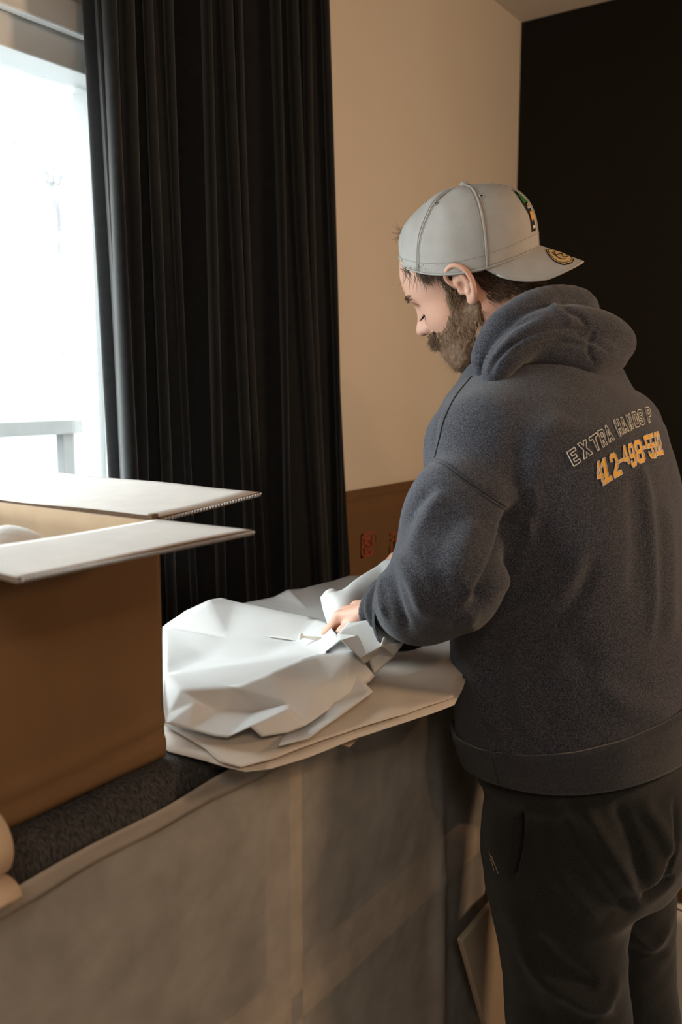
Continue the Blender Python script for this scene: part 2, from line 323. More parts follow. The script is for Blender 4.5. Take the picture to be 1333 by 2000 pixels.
# ---------------------------------------------------------------- open box
BX0, BX1, BY0, BY1, BZ0, BZ1 = -1.15, -.739, .425, .697, ST+.003, 1.35
bx = empty('cardboard_box', (-.94, .56, ST+.003), 'large open brown cardboard box standing on the upturned sofa beside the window', 'box')
def panel(name, c, m, parent, n=14, th=.005, warp=.0015, seed=1, m2=None, flutes=None):
    """corrugated panel between 4 corners c00 c10 c11 c01, with thickness and a slight warp; the cut edge shows flutes"""
    c = [np.array(x, float) for x in c]; nrm = np.cross(c[1]-c[0], c[3]-c[0]); nrm /= np.linalg.norm(nrm); A = []
    for side in (0, 1):
        g = np.zeros((n, n, 3))
        for i in range(n):
            for j in range(n):
                a, b = i/(n-1), j/(n-1); g[i, j] = (c[0]*(1-a)+c[1]*a)*(1-b)+(c[3]*(1-a)+c[2]*a)*b
        w = vnoise(g.reshape(-1, 3), 14, seed).reshape(n, n)*warp; A.append(g+nrm*(w[..., None]+(-th if side else 0)))
    V = np.concatenate([A[0].reshape(-1, 3), A[1].reshape(-1, 3)]); I = np.arange(n*n).reshape(n, n); Fc = []
    for i in range(n-1):
        for j in range(n-1):
            Fc.append((I[i, j], I[i+1, j], I[i+1, j+1], I[i, j+1])); Fc.append(tuple(n*n+x for x in (I[i, j+1], I[i+1, j+1], I[i+1, j], I[i, j])))
    nf = len(Fc); rim = [(i, 0) for i in range(n)]+[(n-1, j) for j in range(1, n)]+[(i, n-1) for i in range(n-2, -1, -1)]+[(0, j) for j in range(n-2, 0, -1)]
    for a, b in zip(rim, rim[1:]+rim[:1]): Fc.append((I[a], n*n+I[a], n*n+I[b], I[b]))
    o = mesh(name, V, Fc, m, parent); o.data.materials.append(m2 or m); o.data.materials.append(M['flute'])
    for k, p in enumerate(o.data.polygons):
        p.material_index = 2 if k >= nf else k % 2
        p.use_smooth = k < nf
    return o, A
def flute_edge(a, b, nrm, parent, th=.005, n=70):
    """wavy corrugation along a cut edge from a to b; nrm points from the top liner down into the sheet"""
    a, b, nrm = np.array(a), np.array(b), np.array(nrm); t = np.linspace(0, 1, n*4); L = []
    d = (b-a)/np.linalg.norm(b-a); o = np.cross(d, nrm)
    w = (.5+.42*np.sin(t*n*2*math.pi))*th; base = a+(b-a)*t[:, None]
    G = np.stack([base+nrm*w[:, None]-o*.004, base+nrm*w[:, None]+o*.0012]); return grid('fluting', G, M['cardlite'], parent)
# walls (outside face first)
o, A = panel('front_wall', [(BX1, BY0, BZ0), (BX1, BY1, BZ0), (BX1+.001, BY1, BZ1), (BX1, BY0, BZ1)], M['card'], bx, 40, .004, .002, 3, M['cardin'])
# crushed crease low on the front, and the diagonal scuffs
v = o.data.vertices
for p in v:
    y, z = p.co.y+.56, p.co.z+ST+.003
    for zc, a in ((1.105+.01*math.sin(y*9), -.003), (1.118+.008*math.sin(y*9), .003)): p.co.x += a*math.exp(-((z-zc)/.006)**2)
    p.co.x += .004*math.exp(-((z-1.09)/.02)**2)
    p.co.x += .0022*math.exp(-(((y-.56)-(z-1.18)*.25)/.004)**2)*math.exp(-((z-1.18)/.025)**2)
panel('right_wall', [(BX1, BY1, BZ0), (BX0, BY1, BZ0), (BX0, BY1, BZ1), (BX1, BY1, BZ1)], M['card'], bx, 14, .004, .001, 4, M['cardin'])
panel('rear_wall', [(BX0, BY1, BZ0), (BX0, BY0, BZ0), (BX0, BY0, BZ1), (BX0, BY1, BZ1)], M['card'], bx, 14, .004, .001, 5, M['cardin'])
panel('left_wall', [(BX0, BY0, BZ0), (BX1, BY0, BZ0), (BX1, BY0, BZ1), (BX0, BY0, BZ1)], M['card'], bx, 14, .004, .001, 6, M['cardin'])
box('bottom', (BX0+.004, BY0+.004, BZ0), (BX1-.004, BY1-.004, BZ0+.004), M['card'], bx)
FL = .134
c = [(BX1, BY0+.004, BZ1+.002), (BX1+FL, BY0-.004, BZ1+.001), (BX1+FL, BY1+.006, BZ1+.001), (BX1, BY1-.002, BZ1+.002)]
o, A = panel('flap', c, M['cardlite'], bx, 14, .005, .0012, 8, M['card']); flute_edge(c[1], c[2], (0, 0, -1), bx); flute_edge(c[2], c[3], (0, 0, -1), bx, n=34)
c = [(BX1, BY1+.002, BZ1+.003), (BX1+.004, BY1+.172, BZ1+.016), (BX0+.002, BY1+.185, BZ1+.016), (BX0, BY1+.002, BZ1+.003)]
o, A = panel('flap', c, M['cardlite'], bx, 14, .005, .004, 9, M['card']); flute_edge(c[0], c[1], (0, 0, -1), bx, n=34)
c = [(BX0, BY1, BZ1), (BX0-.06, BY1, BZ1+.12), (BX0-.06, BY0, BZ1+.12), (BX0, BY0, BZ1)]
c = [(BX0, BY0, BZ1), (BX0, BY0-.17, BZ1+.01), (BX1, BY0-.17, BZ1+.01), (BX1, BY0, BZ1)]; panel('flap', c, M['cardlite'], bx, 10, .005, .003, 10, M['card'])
bm = bmesh.new(); bbox(bm, (BX1-.010, BY1-.006, BZ1-.004), (BX1-.003, BY1+.004, BZ1+.008), .001); frombm('torn_corner', bm, M['flute'], bx)
# wrapped thing showing inside
def crumple(name, c, r, m, seed, amp=.25, sub=4):
    bm = bmesh.new(); bmesh.ops.create_icosphere(bm, subdivisions=sub, radius=1); rr = np.random.default_rng(seed); D = rr.normal(size=(26, 3)); D /= np.linalg.norm(D, axis=1)[:, None]
    for v in bm.verts:
        p = np.array(v.co); k = np.max(D@p); v.co = Vector(p*np.array(r)*(1/(.55+.45*k) if False else (1-amp*(k-.8)*2)))+Vector(c)
    return frombm(name, bm, m, None)
tag(crumple('wrapped_parcel', (-.820, .560, 1.264), (.062, .066, .095), M['paper'], 4, .12), 'bundle wrapped in white paper peeking out inside the open box', 'parcel')
# ---------------------------------------------------------------- kraft roll, lower left
rc = P(-12, 1640, .795); r0 = .031
ro = empty('paper_roll', (rc[0], rc[1], ST), 'roll of beige packing paper on the sofa at the left edge of the photo', 'paper roll')
def roll():
    nx = np.array([.0, 1.0, .0]); nx /= np.linalg.norm(nx); e1 = np.cross(nx, [0, 0, 1]); e2 = np.array([0, 0, 1.0])
    T = np.linspace(0, 2*math.pi*11, 520); rr = .010+(r0-.010)*T/T[-1]
    prof = np.stack([rc+e1*(r*math.cos(t-2.2))+e2*(r*math.sin(t-2.2)) for t, r in zip(T, rr)])
    tail = spline([prof[-1], prof[-1]+e1*.02-e2*.012, prof[-1]+e1*.05-e2*.02], 12)
    G = np.stack([np.concatenate([prof, tail[1:]])-nx*k*.04+nx*(.0012*np.sin(np.concatenate([T, np.zeros(11)])*.37))[:, None] for k in range(9)])
    o = grid('wound_sheet', G, M['rollp'], ro); o.modifiers.new('t', 'SOLIDIFY').thickness = .0007
    bm = bmesh.new(); tube(bm, [rc-nx*.32, rc-nx*.004], .0098, 24); frombm('core', bm, M['card'], ro, True)
    # loose end of the sheet running out over the sofa edge
    n = 14; G = np.zeros((n, 9, 3)); pr = spline([rc+e1*r0*.2-e2*(r0+.001), rc+e1*(r0*.6)-e2*(r0+.000), rc+e1*(r0*.95)-e2*(r0+.004), rc+e1*(r0*1.10)-e2*(r0+.012)], n)
    for k in range(9): G[:, k] = pr-nx*(k*.04-.002)
    o = grid('loose_end', G, M['rollp'], ro); o.modifiers.new('t', 'SOLIDIFY').thickness = .0012
roll()
# ---------------------------------------------------------------- paper sheets
def sheet(name, pts, outline, creases, m, label=None, cuts=3, it=2, noise=.0006, seed=1, zs=None, off=0, group=None, parent=None):
    W3 = [onz(u, v, z) for u, v, z in pts]; v2 = [Vector((w[0], w[1])) for w in W3]; zz = [w[2] for w in W3]
    E_ = [(outline[i], outline[(i+1) % len(outline)]) for i in range(len(outline))]+list(creases)
    vo, eo, fo, ov, _, _ = geometry.delaunay_2d_cdt(v2, E_, [], 1, 1e-5)
    bm = bmesh.new(); vv = []
    for i, p in enumerate(vo):
        if ov[i]: z = zz[ov[i][0]]
        else:
            d = np.array([1/((p-q).length+1e-4)**2 for q in v2]); z = float((d*np.array(zz)).sum()/d.sum())
        vv.append(bm.verts.new((p.x, p.y, z+off)))
    for f in fo:
        try: bm.faces.new([vv[i] for i in f])
        except ValueError: pass
    bmesh.ops.delete(bm, geom=[v for v in bm.verts if not v.link_faces], context='VERTS')
    for _ in range(cuts): bmesh.ops.subdivide_edges(bm, edges=bm.edges[:], cuts=1, use_grid_fill=True)
    bmesh.ops.triangulate(bm, faces=bm.faces[:])
    bm.verts.ensure_lookup_table(); bd = {v.index for v in bm.verts if v.is_boundary}
    for _ in range(it):
        nz = [v.co.z if v.is_boundary else .5*v.co.z+.5*sum(e.other_vert(v).co.z for e in v.link_edges)/len(v.link_edges) for v in bm.verts]
        for v, z in zip(bm.verts, nz): v.co.z = z
    pp = np.array([v.co for v in bm.verts]); n1 = vnoise(pp*[1, 1, 0], 60, seed)*noise+vnoise(pp*[1, 1, 0], 22, seed+1)*noise*1.5
    for v, a in zip(bm.verts, n1): v.co.z += a
    for f in bm.faces: f.normal_update()
    o = frombm(name, bm, m, parent, True); md = o.modifiers.new('t', 'SOLIDIFY'); md.thickness = .0005; md.offset = 0
    if label: tag(o, label, 'paper', group)
    return o
B = 1.073
# three lower sheets, each peeking out from under the one above
sheet('paper_sheet', [(318, 1460, B), (330, 1468, B), (405, 1487, B+.002), (440, 1497, B+.002), (480, 1506, B), (530, 1501, B-.002), (600, 1480, B-.002), (700, 1440, B-.001), (800, 1409, B), (888, 1377, B), (905, 1345, B), (940, 1220, B), (760, 1150, B), (520, 1180, B), (320, 1240, B), (500, 1400, B+.002), (700, 1300, B+.003)],
      list(range(15)), [], M['paper_lamp_tint'], 'lowest sheet of packing paper, its edge hanging over the sofa edge', group=None, seed=2)
sheet('paper_sheet', [(318, 1415, B+.006), (330, 1421, B+.006), (400, 1462, B+.006), (430, 1488, B+.004), (470, 1498, B+.004), (540, 1480, B+.004), (636, 1443, B+.004), (713, 1417, B+.005), (790, 1397, B+.004), (886, 1362, B+.004), (903, 1325, B+.004), (935, 1210, B+.004), (760, 1140, B+.004), (520, 1170, B+.004), (320, 1235, B+.004), (500, 1430, B+.008), (600, 1400, B+.010), (700, 1350, B+.012), (745, 1330, B+.012), (790, 1330, B+.008), (768, 1385, B+.010), (800, 1385, B+.007), (850, 1300, B+.012)],
      list(range(15)), [(16, 17), (17, 18), (18, 20), (19, 21)], M['paper_lamp_tint'], 'second sheet of packing paper, under the crumpled top sheet', seed=4)
# sheet behind, its beige back edge running along the curtain
sheet('paper_sheet', [(464, 1180, B+.01), (482, 1177, B+.018), (536, 1166, B+.02), (563, 1151, B+.03), (590, 1150, B+.026), (611, 1144, B+.026), (650, 1135, B+.02), (682, 1125, B+.022), (710, 1124, B+.022), (780, 1118, B+.02), (820, 1150, B+.012), (790, 1240, B+.012), (640, 1260, B+.012), (500, 1240, B+.012), (600, 1190, B+.01), (680, 1165, B+.01)],
      list(range(14)), [(3, 14), (14, 15)], M['paper'], 'rear sheet of packing paper reaching back to the black curtain', seed=6)
# crumpled top sheet
tp = [(318, 1412, B+.022), (329, 1413, B+.022), (372, 1425, B+.018), (419, 1437, B+.016), (444, 1440, B+.016), (511, 1438, B+.016), (564, 1431, B+.014), (599, 1417, B+.016), (662, 1373, B+.020), (723, 1331, B+.026), (733, 1319, B+.03),   #0-10 edge
      (690, 1272, B+.075), (665, 1250, B+.080), (640, 1215, B+.035), (619, 1208, B+.03), (511, 1184, B+.028), (464, 1176, B+.042), (432, 1168, B+.050), (408, 1172, B+.050), (365, 1192, B+.028), (322, 1221, B+.022), (318, 1223, B+.026), #11-21
      (318, 1236, B+.010), (444, 1247, B+.008), (574, 1252, B+.008), (628, 1277, B+.045),      #22-25 fold line
      (454, 1342, B+.044), (530, 1310, B+.062), (590, 1285, B+.068), (619, 1279, B+.068),       #26-29 ridge
      (320, 1316, B+.032), (354, 1347, B+.042), (330, 1392, B+.022), (423, 1389, B+.020), (563, 1376, B+.032), (562, 1386, B+.038), (477, 1410, B+.036), (464, 1431, B+.024), (531, 1331, B+.044), (380, 1372, B+.034), (500, 1388, B+.018), (662, 1277, B+.064),  #30-41
      (400, 1285, B+.012), (520, 1280, B+.012), (650, 1330, B+.045), (600, 1350, B+.040)]
sheet('paper_sheet', tp, list(range(22)), [(22, 23), (23, 24), (24, 25), (26, 27), (27, 28), (28, 29), (29, 41), (41, 11), (30, 31), (31, 26), (31, 32), (26, 33), (26, 34), (33, 40), (40, 35), (34, 35), (36, 35), (36, 37), (25, 12), (12, 11), (11, 10), (31, 39), (39, 33), (25, 41), (30, 26)], M['paper'],
      'crumpled white top sheet of packing paper spread between the box and the hand', cuts=3, it=1, seed=8)
tp2 = sheet('paper_sheet', [(545, 1438, B+.026), (603, 1424, B+.027), (664, 1380, B+.032), (729, 1334, B+.039), (690, 1290, B+.06), (620, 1335, B+.036), (560, 1400, B+.012)], list(range(7)), [], M['paper'], 'white sheet whose edge shows just beyond the crumpled top sheet, below the hand', cuts=3, it=1, seed=15, off=-.012)
# folded bundle under the hand
bp = [(628, 1278, B+.050), (662, 1236, B+.070), (680, 1217, B+.078), (720, 1212, B+.085), (760, 1218, B+.085), (792, 1254, B+.060), (770, 1285, B+.050), (732, 1320, B+.030), (690, 1273, B+.082), (665, 1249, B+.090), (745, 1261, B+.088), (751, 1240, B+.092), (700, 1240, B+.09), (712, 1296, B+.055), (705, 1300, B+.05)]
sheet('folded_paper', bp, list(range(9)), [(9, 10), (10, 7), (9, 7), (9, 8), (9, 1), (11, 10), (10, 5), (11, 12), (12, 9), (9, 0), (13, 9)], M['paper'], 'folded white packing paper gathered under his left hand', cuts=3, it=1, seed=9)
def curl():
    # sheet curling up in front of the far hand: a half cone opening towards the hand
    n, k = 40, 26; G = np.zeros((k, n, 3))
    top = spline([P(626, 1166, 1.52), P(640, 1155, 1.50), P(668, 1152, 1.50), P(700, 1128, 1.56), P(736, 1106, 1.62), P(752, 1094, 1.64), P(775, 1088, 1.64)], n)
    mid = spline([P(632, 1195, 1.49), P(650, 1180, 1.44), P(680, 1170, 1.44), P(712, 1155, 1.50), P(745, 1140, 1.55), P(765, 1135, 1.56), P(790, 1130, 1.56)], n)
    bot = spline([P(645, 1232, 1.45), P(655, 1225, 1.41), P(690, 1215, 1.41), P(725, 1205, 1.46), P(760, 1195, 1.50), P(780, 1190, 1.52), P(800, 1190, 1.52)], n)
    for i in range(k):
        f = i/(k-1); G[i] = top*(1-f)*(1-f)+2*f*(1-f)*(mid*2-.5*(top+bot))+bot*f*f
    o = grid('curled_paper', G, M['paper']); o.modifiers.new('t', 'SOLIDIFY').thickness = .0006
    tag(o, 'white sheet curling up behind his left hand towards the flattened carton', 'paper')
    # rolled lip at the left end
    bm = bmesh.new(); a, b = P(634, 1163, 1.50), P(653, 1228, 1.425); ax = (b-a); L = np.linalg.norm(ax); ax /= L; e1 = np.cross(ax, fw); e1 /= np.linalg.norm(e1); e2 = np.cross(ax, e1)
    GG = np.zeros((14, 40, 3))
    for i in range(14):
        f = i/13; r = .013*(1-f*.55)
        for j in range(40): t = j/39*5.6; GG[i, j] = a+ax*L*f+rt*.012*(1-f)+(e1*math.cos(t)+e2*math.sin(t))*(r*(1+.05*t))
    o2 = grid('paper_lip', GG, M['paper'], o); o2.modifiers.new('t', 'SOLIDIFY').thickness = .0005
curl()
# corded bundle
cb = empty('cord_bundle', P(620, 1245, 1.44), 'thin bundle of white cords with a bound end, lying on the white paper', 'cord')
for k in range(4):
    a = P(590, 1243, 1.405)+rng.normal(size=3)*.0012; b = P(652, 1253+k*1.5, 1.405); bm = bmesh.new()
    tube(bm, spline([a, P(612, 1244+k*1.6, 1.40), P(632, 1247+k*1.8, 1.40), b], 14), .0013, 6); frombm('cord', bm, M['rope'], cb, True)
bm = bmesh.new(); q0 = P(584, 1242, 1.405); tube(bm, [q0, q0+(P(592, 1244, 1.405)-q0)*.5, P(592, 1244, 1.405)], [.0045, .006, .0035], 8); frombm('bound_end', bm, M['rope'], cb, True)
# torn scrap poking out below the stack
sc_ = [onz(662, 1447, 1.062), onz(706, 1436, 1.062), onz(684, 1459, 1.055), onz(668, 1455, 1.056)]
o = mesh('paper_scrap', [tuple(x) for x in sc_], [(0, 3, 2, 1)], M['rollp']); o.modifiers.new('t', 'SOLIDIFY').thickness = .001; tag(o, 'torn tan paper scrap poking out under the paper stack edge', 'paper')
# ---------------------------------------------------------------- flattened carton behind
fc = empty('flattened_carton', (-1.34, 2.2, 0), 'flattened brown carton with red stamped marks standing against the beige wall', 'carton')
def carton():
    yA, yB = 1.80, 2.72
    for x, n, zt in ((-1.315, 'front_panel', 1.203), (-1.345, 'rear_panel', 1.222)):
        o, A = panel(n, [(x, yA, .0), (x, yB, .0), (x, yB, zt), (x, yA, zt)], M['card'], fc, 30, .005, .0035, int(-x*100), M['card'])
    # red printed marks on the front panel
    def mark(c, s, quads, nm='stamp'):
        V = []; Fc = []
        for (a, b, w, h) in quads:
            i = len(V); V += [(-1.3085, c[1]+(a)*s, c[2]+b*s), (-1.3085, c[1]+(a+w)*s, c[2]+b*s), (-1.3085, c[1]+(a+w)*s, c[2]+(b+h)*s), (-1.3085, c[1]+a*s, c[2]+(b+h)*s)]; Fc.append((i, i+1, i+2, i+3))
        mesh(nm, V, Fc, M['red'], fc)
    c = onx(708, 1090, -1.3085)
    Q = [(0, .92, 1, .08), (0, 0, .85, .09), (0, 0, .08, 1), (.6, .1, .3, .10), (.15, .68, .5, .14), (.15, .5, .2, .2), (.38, .42, .42, .14), (.2, .2, .16, .2), (.42, .22, .16, .14), (.62, .3, .1, .35), (.2, .12, .3, .06), (.78, .55, .08, .3), (1.1, .5, .05, .35), (1.12, .1, .12, .05)]
    mark(c, .065, Q); c = onx(764, 1085, -1.3085); mark(c, .065, [(0, .0, .1, .45), (.02, .62, .3, .1), (.35, .3, .5, .5), (.2, 0, .2, .2), (.0, .9, .9, .08)])
carton()
# ---------------------------------------------------------------- cream board in front of sofa end, cartons at right edge
def slab(name, c, th, m, label, cat):
    c = [np.array(x, float) for x in c]; n = np.cross(c[1]-c[0], c[3]-c[0]); n /= np.linalg.norm(n); V = c+[x-n*th for x in c]
    o = mesh(name, V, [(0, 1, 2, 3), (7, 6, 5, 4), (0, 4, 5, 1), (1, 5, 6, 2), (2, 6, 7, 3), (3, 7, 4, 0)], m)
    md = o.modifiers.new('b', 'BEVEL'); md.width = .003; md.segments = 2; return tag(o, label, cat)
a = onx(903, 1838, -.648); b = onx(975, 1752, -.640); d = onx(965, 2060, -.640)
d2 = a+(d-a)*(a[2]-0.004)/(a[2]-d[2]); slab('cream_board', [a, d2, d2+(b-a)*1.9, a+(b-a)*1.9], .012, M['cream'], 'cream board leaning on the sofa front beside his left leg', 'board')
def closed_carton(name, lo, hi, m, label, cat, sd):
    t = empty(name, ((lo[0]+hi[0])/2, (lo[1]+hi[1])/2, lo[2]), label, cat); (x0, y0, z0), (x1, y1, z1) = lo, hi; zt = z1-.004; ym = (y0+y1)/2
    for c in ([(x0, y0, z0), (x1, y0, z0), (x1, y0, zt), (x0, y0, zt)], [(x1, y0, z0), (x1, y1, z0), (x1, y1, zt), (x1, y0, zt)], [(x1, y1, z0), (x0, y1, z0), (x0, y1, zt), (x1, y1, zt)], [(x0, y1, z0), (x0, y0, z0), (x0, y0, zt), (x0, y1, zt)]):
        panel('side_panel', c, m, t, 10, .004, .0015, sd); sd += 1
    panel('top_flap', [(x0, y0, z1), (x1, y0, z1), (x1, ym-.0015, z1+.003), (x0, ym-.0015, z1+.003)], m, t, 10, .004, .001, sd)
    panel('top_flap', [(x0, ym+.0015, z1+.003), (x1, ym+.0015, z1+.003), (x1, y1, z1), (x0, y1, z1)], m, t, 10, .004, .001, sd+1)
    panel('tape', [(x0-.001, ym-.024, z1+.0045), (x1+.001, ym-.024, z1+.0045), (x1+.001, ym+.024, z1+.0045), (x0-.001, ym+.024, z1+.0045)], M['tape'], t, 8, .0006, 0, sd, M['tape'])
M['tape'] = mat('packing_tape', (.30, .19, .09), .3, spec=.5)
closed_carton('carton', (-.53, 2.02, .325), (-.02, 2.60, .56), M['card'], 'brown carton on top of a white box, at the right edge behind his legs', 'carton', 31)
closed_carton('white_box', (-.56, 2.00, .001), (.02, 2.64, .317), mat('white_carton', (.6, .55, .48), .8), 'white box under the brown carton behind his legs', 'box', 41)
# ---------------------------------------------------------------- the man
def azv(deg): a = R(deg); return np.array([-math.sin(a), math.cos(a), 0.0])
Z3 = np.array([0, 0, 1.0])
FH0, FT = azv(97), azv(75); LH = azv(187); LT = azv(165)
pitch = R(31); FH = FH0*math.cos(pitch)-Z3*math.sin(pitch); UH = Z3*math.cos(pitch)+FH0*math.sin(pitch)
roll = R(14); LH, UH = LH*math.cos(roll)-UH*math.sin(roll), UH*math.cos(roll)+LH*math.sin(roll)
HC = P(908, 561, 1.40)-LH*.074          # centre of the head between the ears
HM = np.stack([FH, LH, UH])             # rows: head axes
def H(f, l, u): return HC+FH*f+LH*l+UH*u
man = empty('person', (P(1150, 1545, 1.42)*[1, 1, 0]), 'bearded man in a backwards grey cap and dark hoodie wrapping things at the upturned sofa', 'person')
# joints
shL, elL, wrL = P(948, 880, 1.34), P(878, 1135, 1.21), P(758, 1187, 1.35)
shR, elR, wrR = P(1200, 850, 1.62), P(1060, 1130, 1.78), P(915, 1110, 1.73)
neckB, pelv = P(1010, 660, 1.47), P(1150, 1520, 1.42)
# torso table: v, centre u, depth, half width, half thickness
TT = np.array([[1640, 1150, 1.42, .165, .135], [1548, 1148, 1.42, .180, .145], [1500, 1143, 1.42, .205, .160], [1430, 1146, 1.42, .222, .172], [1300, 1140, 1.42, .225, .175],
               [1150, 1128, 1.42, .215, .170], [1000, 1105, 1.425, .208, .165], [900, 1090, 1.43, .207, .158], [830, 1080, 1.44, .202, .152], [770, 1062, 1.45, .165, .125], [720, 1045, 1.455, .11, .095], [680, 1030, 1.46, .075, .075]], float)
TC = np.array([P(u, v, d) for v, u, d in TT[:, :3]]); o_ = np.argsort(TC[:, 2]); TZ = TC[o_, 2]; TX = TC[o_]; TA = TT[o_, 3]; TB = TT[o_, 4]
def torso(p, da=0.0, zlo=None, zhi=None, ex=2.3):
    z = p[:, 2]; cx = np.interp(z, TZ, TX[:, 0]); cy = np.interp(z, TZ, TX[:, 1]); a = np.interp(z, TZ, TA)+da; b = np.interp(z, TZ, TB)+da
    dx, dy = p[:, 0]-cx, p[:, 1]-cy; l = np.abs(dx*LT[0]+dy*LT[1])/a; f = np.abs(dx*FT[0]+dy*FT[1])/b
    d = ((l**ex+f**ex)**(1/ex)-1)*np.minimum(a, b)
    if zlo is not None: d = np.maximum(d, zlo-z)
    if zhi is not None: d = smax(d, z-zhi, .02)
    return d
# ---- head in its own axes (forward, left, up)
def head_f(q):
    f, l, u = q[:, 0], q[:, 1], q[:, 2]; s = q.copy(); s[:, 1] = np.abs(l)
    E = lambda c, r: ell(s, np.array(c), r)
    d = ell(q, np.array([-.002, 0, .050]), (.098, .076, .084))
    d = smin(d, E((.050, 0, .030), (.052, .060, .070)), .03)         # forehead, face front
    d = smin(d, E((.050, 0, -.030), (.048, .052, .062)), .03)        # mid face
    d = smin(d, E((.045, .030, -.015), (.040, .030, .035)), .02)     # cheek
    d = smin(d, E((.060, 0, -.072), (.036, .036, .030)), .025)       # chin
    d = smin(d, cone(s, (.0, .055, -.045), (.070, .018, -.080), .020, .022), .025)  # jaw
    d = smin(d, cone(s, (.088, .010, .036), (.078, .038, .036), .013, .012), .012)  # brow
    d = smax(d, -ell(s, np.array([.100, .032, .012]), (.018, .020, .014)), .012)    # socket
    d = smin(d, E((.079, .032, .008), (.0125, .0145, .0125)), .005)
    d = smin(d, cone(s, (.094, 0, .018), (.113, 0, -.012), .008, .0105), .010)      # nose bridge
    d = smin(d, ell(q, np.array([.115, 0, -.016]), (.014, .0125, .011)), .006)
    d = smin(d, E((.103, .012, -.019), (.011, .008, .009)), .006)
    d = smin(d, E((.096, 0, -.040), (.014, .020, .012)), .012); d = smin(d, E((.097, 0, -.047), (.012, .020, .006)), .004); d = smin(d, E((.093, 0, -.058), (.013, .018, .007)), .005)
    return d
def ear_f(q):
    s = q.copy(); s[:, 1] = np.abs(s[:, 1]); d = np.full(len(s), 9.0)
    c = np.array([[.012, .073, .010], [.016, .079, .026], [.006, .086, .037], [-.009, .090, .036], [-.019, .092, .022], [-.020, .090, .004], [-.013, .084, -.012], [-.003, .078, -.024], [.004, .074, -.022]])
    c = spline(c, 22)
    for a, b in zip(c, c[1:]): d = np.minimum(d, cone(s, a, b, .0042, .0042))
    d = smin(d, ell(s, np.array([-.001, .077, -.021]), (.008, .006, .010)), .004)
    sh = ell(s, np.array([-.006, .078, .010]), (.016, .0055, .026)); d = smin(d, sh, .004)
    c2 = spline(np.array([[-.002, .083, .026], [-.010, .086, .014], [-.010, .085, .0], [-.003, .080, -.010]]), 10)
    for a, b in zip(c2, c2[1:]): d = smin(d, cone(s, a, b, .003, .003), .003)
    d = smax(d, -ell(s, np.array([.001, .086, .002]), (.0065, .009, .010)), .003)
    d = smax(d, -ell(s, np.array([.004, .088, .022]), (.008, .007, .007)), .003)
    return smin(d, ell(s, np.array([.007, .074, -.002]), (.006, .005, .007)), .004)
# ---- hands
def finger(pts, r):
    return [(np.array(a), np.array(b), ra, rb) for a, b, ra, rb in zip(pts, pts[1:], r, r[1:])]
def hand_parts(w, d, n, s):
    """w wrist, d pointing direction, n back-of-hand normal, s side towards the little finger; curled grasp"""
    d = d/np.linalg.norm(d); n = n-d*(n@d); n /= np.linalg.norm(n); sd = np.cross(d, n)*s; pr = []
    cl = math.radians
    for i, (off, L, k, sp) in enumerate(((.030, (.034, .021, .018), 62, .06), (.010, (.043, .027, .020), 58, .03), (-.011, (.047, .030, .021), 36, -.04), (-.031, (.043, .026, .020), 32, -.12))):
        m0 = w+d*.018+sd*off*.55; kn = w+d*(.080-abs(off+.008)*.28)+sd*off+n*.002
        pr.append((m0, kn, .0135, .0100)); p = kn; ang = cl(k)
        for j, l in enumerate(L):
            dr = (d*math.cos(ang)-n*math.sin(ang)+sd*sp); dr /= np.linalg.norm(dr); q = p+dr*l; r0 = .0092-.0007*j-(i == 0)*.0012; pr.append((p, q, r0, r0-.0007)); p = q; ang += cl(28 if j == 0 else 22)
    t0 = w+d*.016-sd*.022-n*.006; t1 = t0+d*.040-sd*.022-n*.014; t2 = t1+d*.030-sd*.006-n*.012; t3 = t2+d*.024+sd*.004-n*.010
    pr += [(w+d*.01, t1, .016, .013), (t1, t2, .0115, .0100), (t2, t3, .0098, .0082)]
    return pr, sd
hdL = P(660, 1190, 1.44)-P(735, 1183, 1.37)
hpL, sdL = hand_parts(P(752, 1187, 1.362), hdL, np.array([.15, -.25, 1.0]), 1)
hdR = P(800, 1075, 1.71)-P(880, 1105, 1.70)
hpR, sdR = hand_parts(P(893, 1104, 1.70), hdR, np.array([0, .5, 1.0]), -1)
def hands_f(p, parts, w):
    d = np.full(len(p), .5); m = np.linalg.norm(p-w, axis=1) < .30
    if m.any():
        q = p[m]; r = np.full(len(q), 9.0)
        for k, (a, b, ra, rb) in enumerate(parts): r = smin(r, cone(q, a, b, ra, rb), .006 if k % 4 else .010)
        d[m] = r
    d[~m] = np.linalg.norm(p[~m]-w, axis=1)-.2
    return d
def body_f(p):
    q = (p-HC)@HM.T; d = np.linalg.norm(q, axis=1)-.16; m = d < .06
    if m.any():
        h = head_f(q[m]); h = smin(h, ear_f(q[m]), .004); d[m] = h
    d = smin(d, cone(p, H(-.020, 0, -.02), neckB, .054, .062), .03)
    d = smin(d, cone(p, H(-.045, 0, .00), neckB+np.array([0, 0, -.03]), .044, .068), .03)
    d = smin(d, torso(p, -.035, P(1150, 1640, 1.42)[2], P(1150, 790, 1.42)[2]), .05)
    for sh, el, wr, hp in ((shL, elL, wrL, hpL), (shR, elR, wrR, hpR)):
        w = hp[0][0]
        d = smin(d, cone(p, sh, el, .048, .038), .03); d = smin(d, cone(p, el, wr, .038, .029), .02); d = smin(d, cone(p, wr, w, .029, .026), .02)
        d = smin(d, hands_f(p, hp, w), .010)
    return d
def bounds(P_, m): P_ = np.array(P_); return P_.min(0)-m, P_.max(0)+m
HQ = [H(x, y, z) for x in (-.13, .15) for y in (-.11, .11) for z in (-.13, .15)]
lo, hi = bounds(HQ+[shL, elL, wrL, shR, elR, wrR, P(645, 1245, 1.45), P(760, 1090, 1.78)]+[c+s*.22*LT for c in TX for s in (-1, 1)], .07)
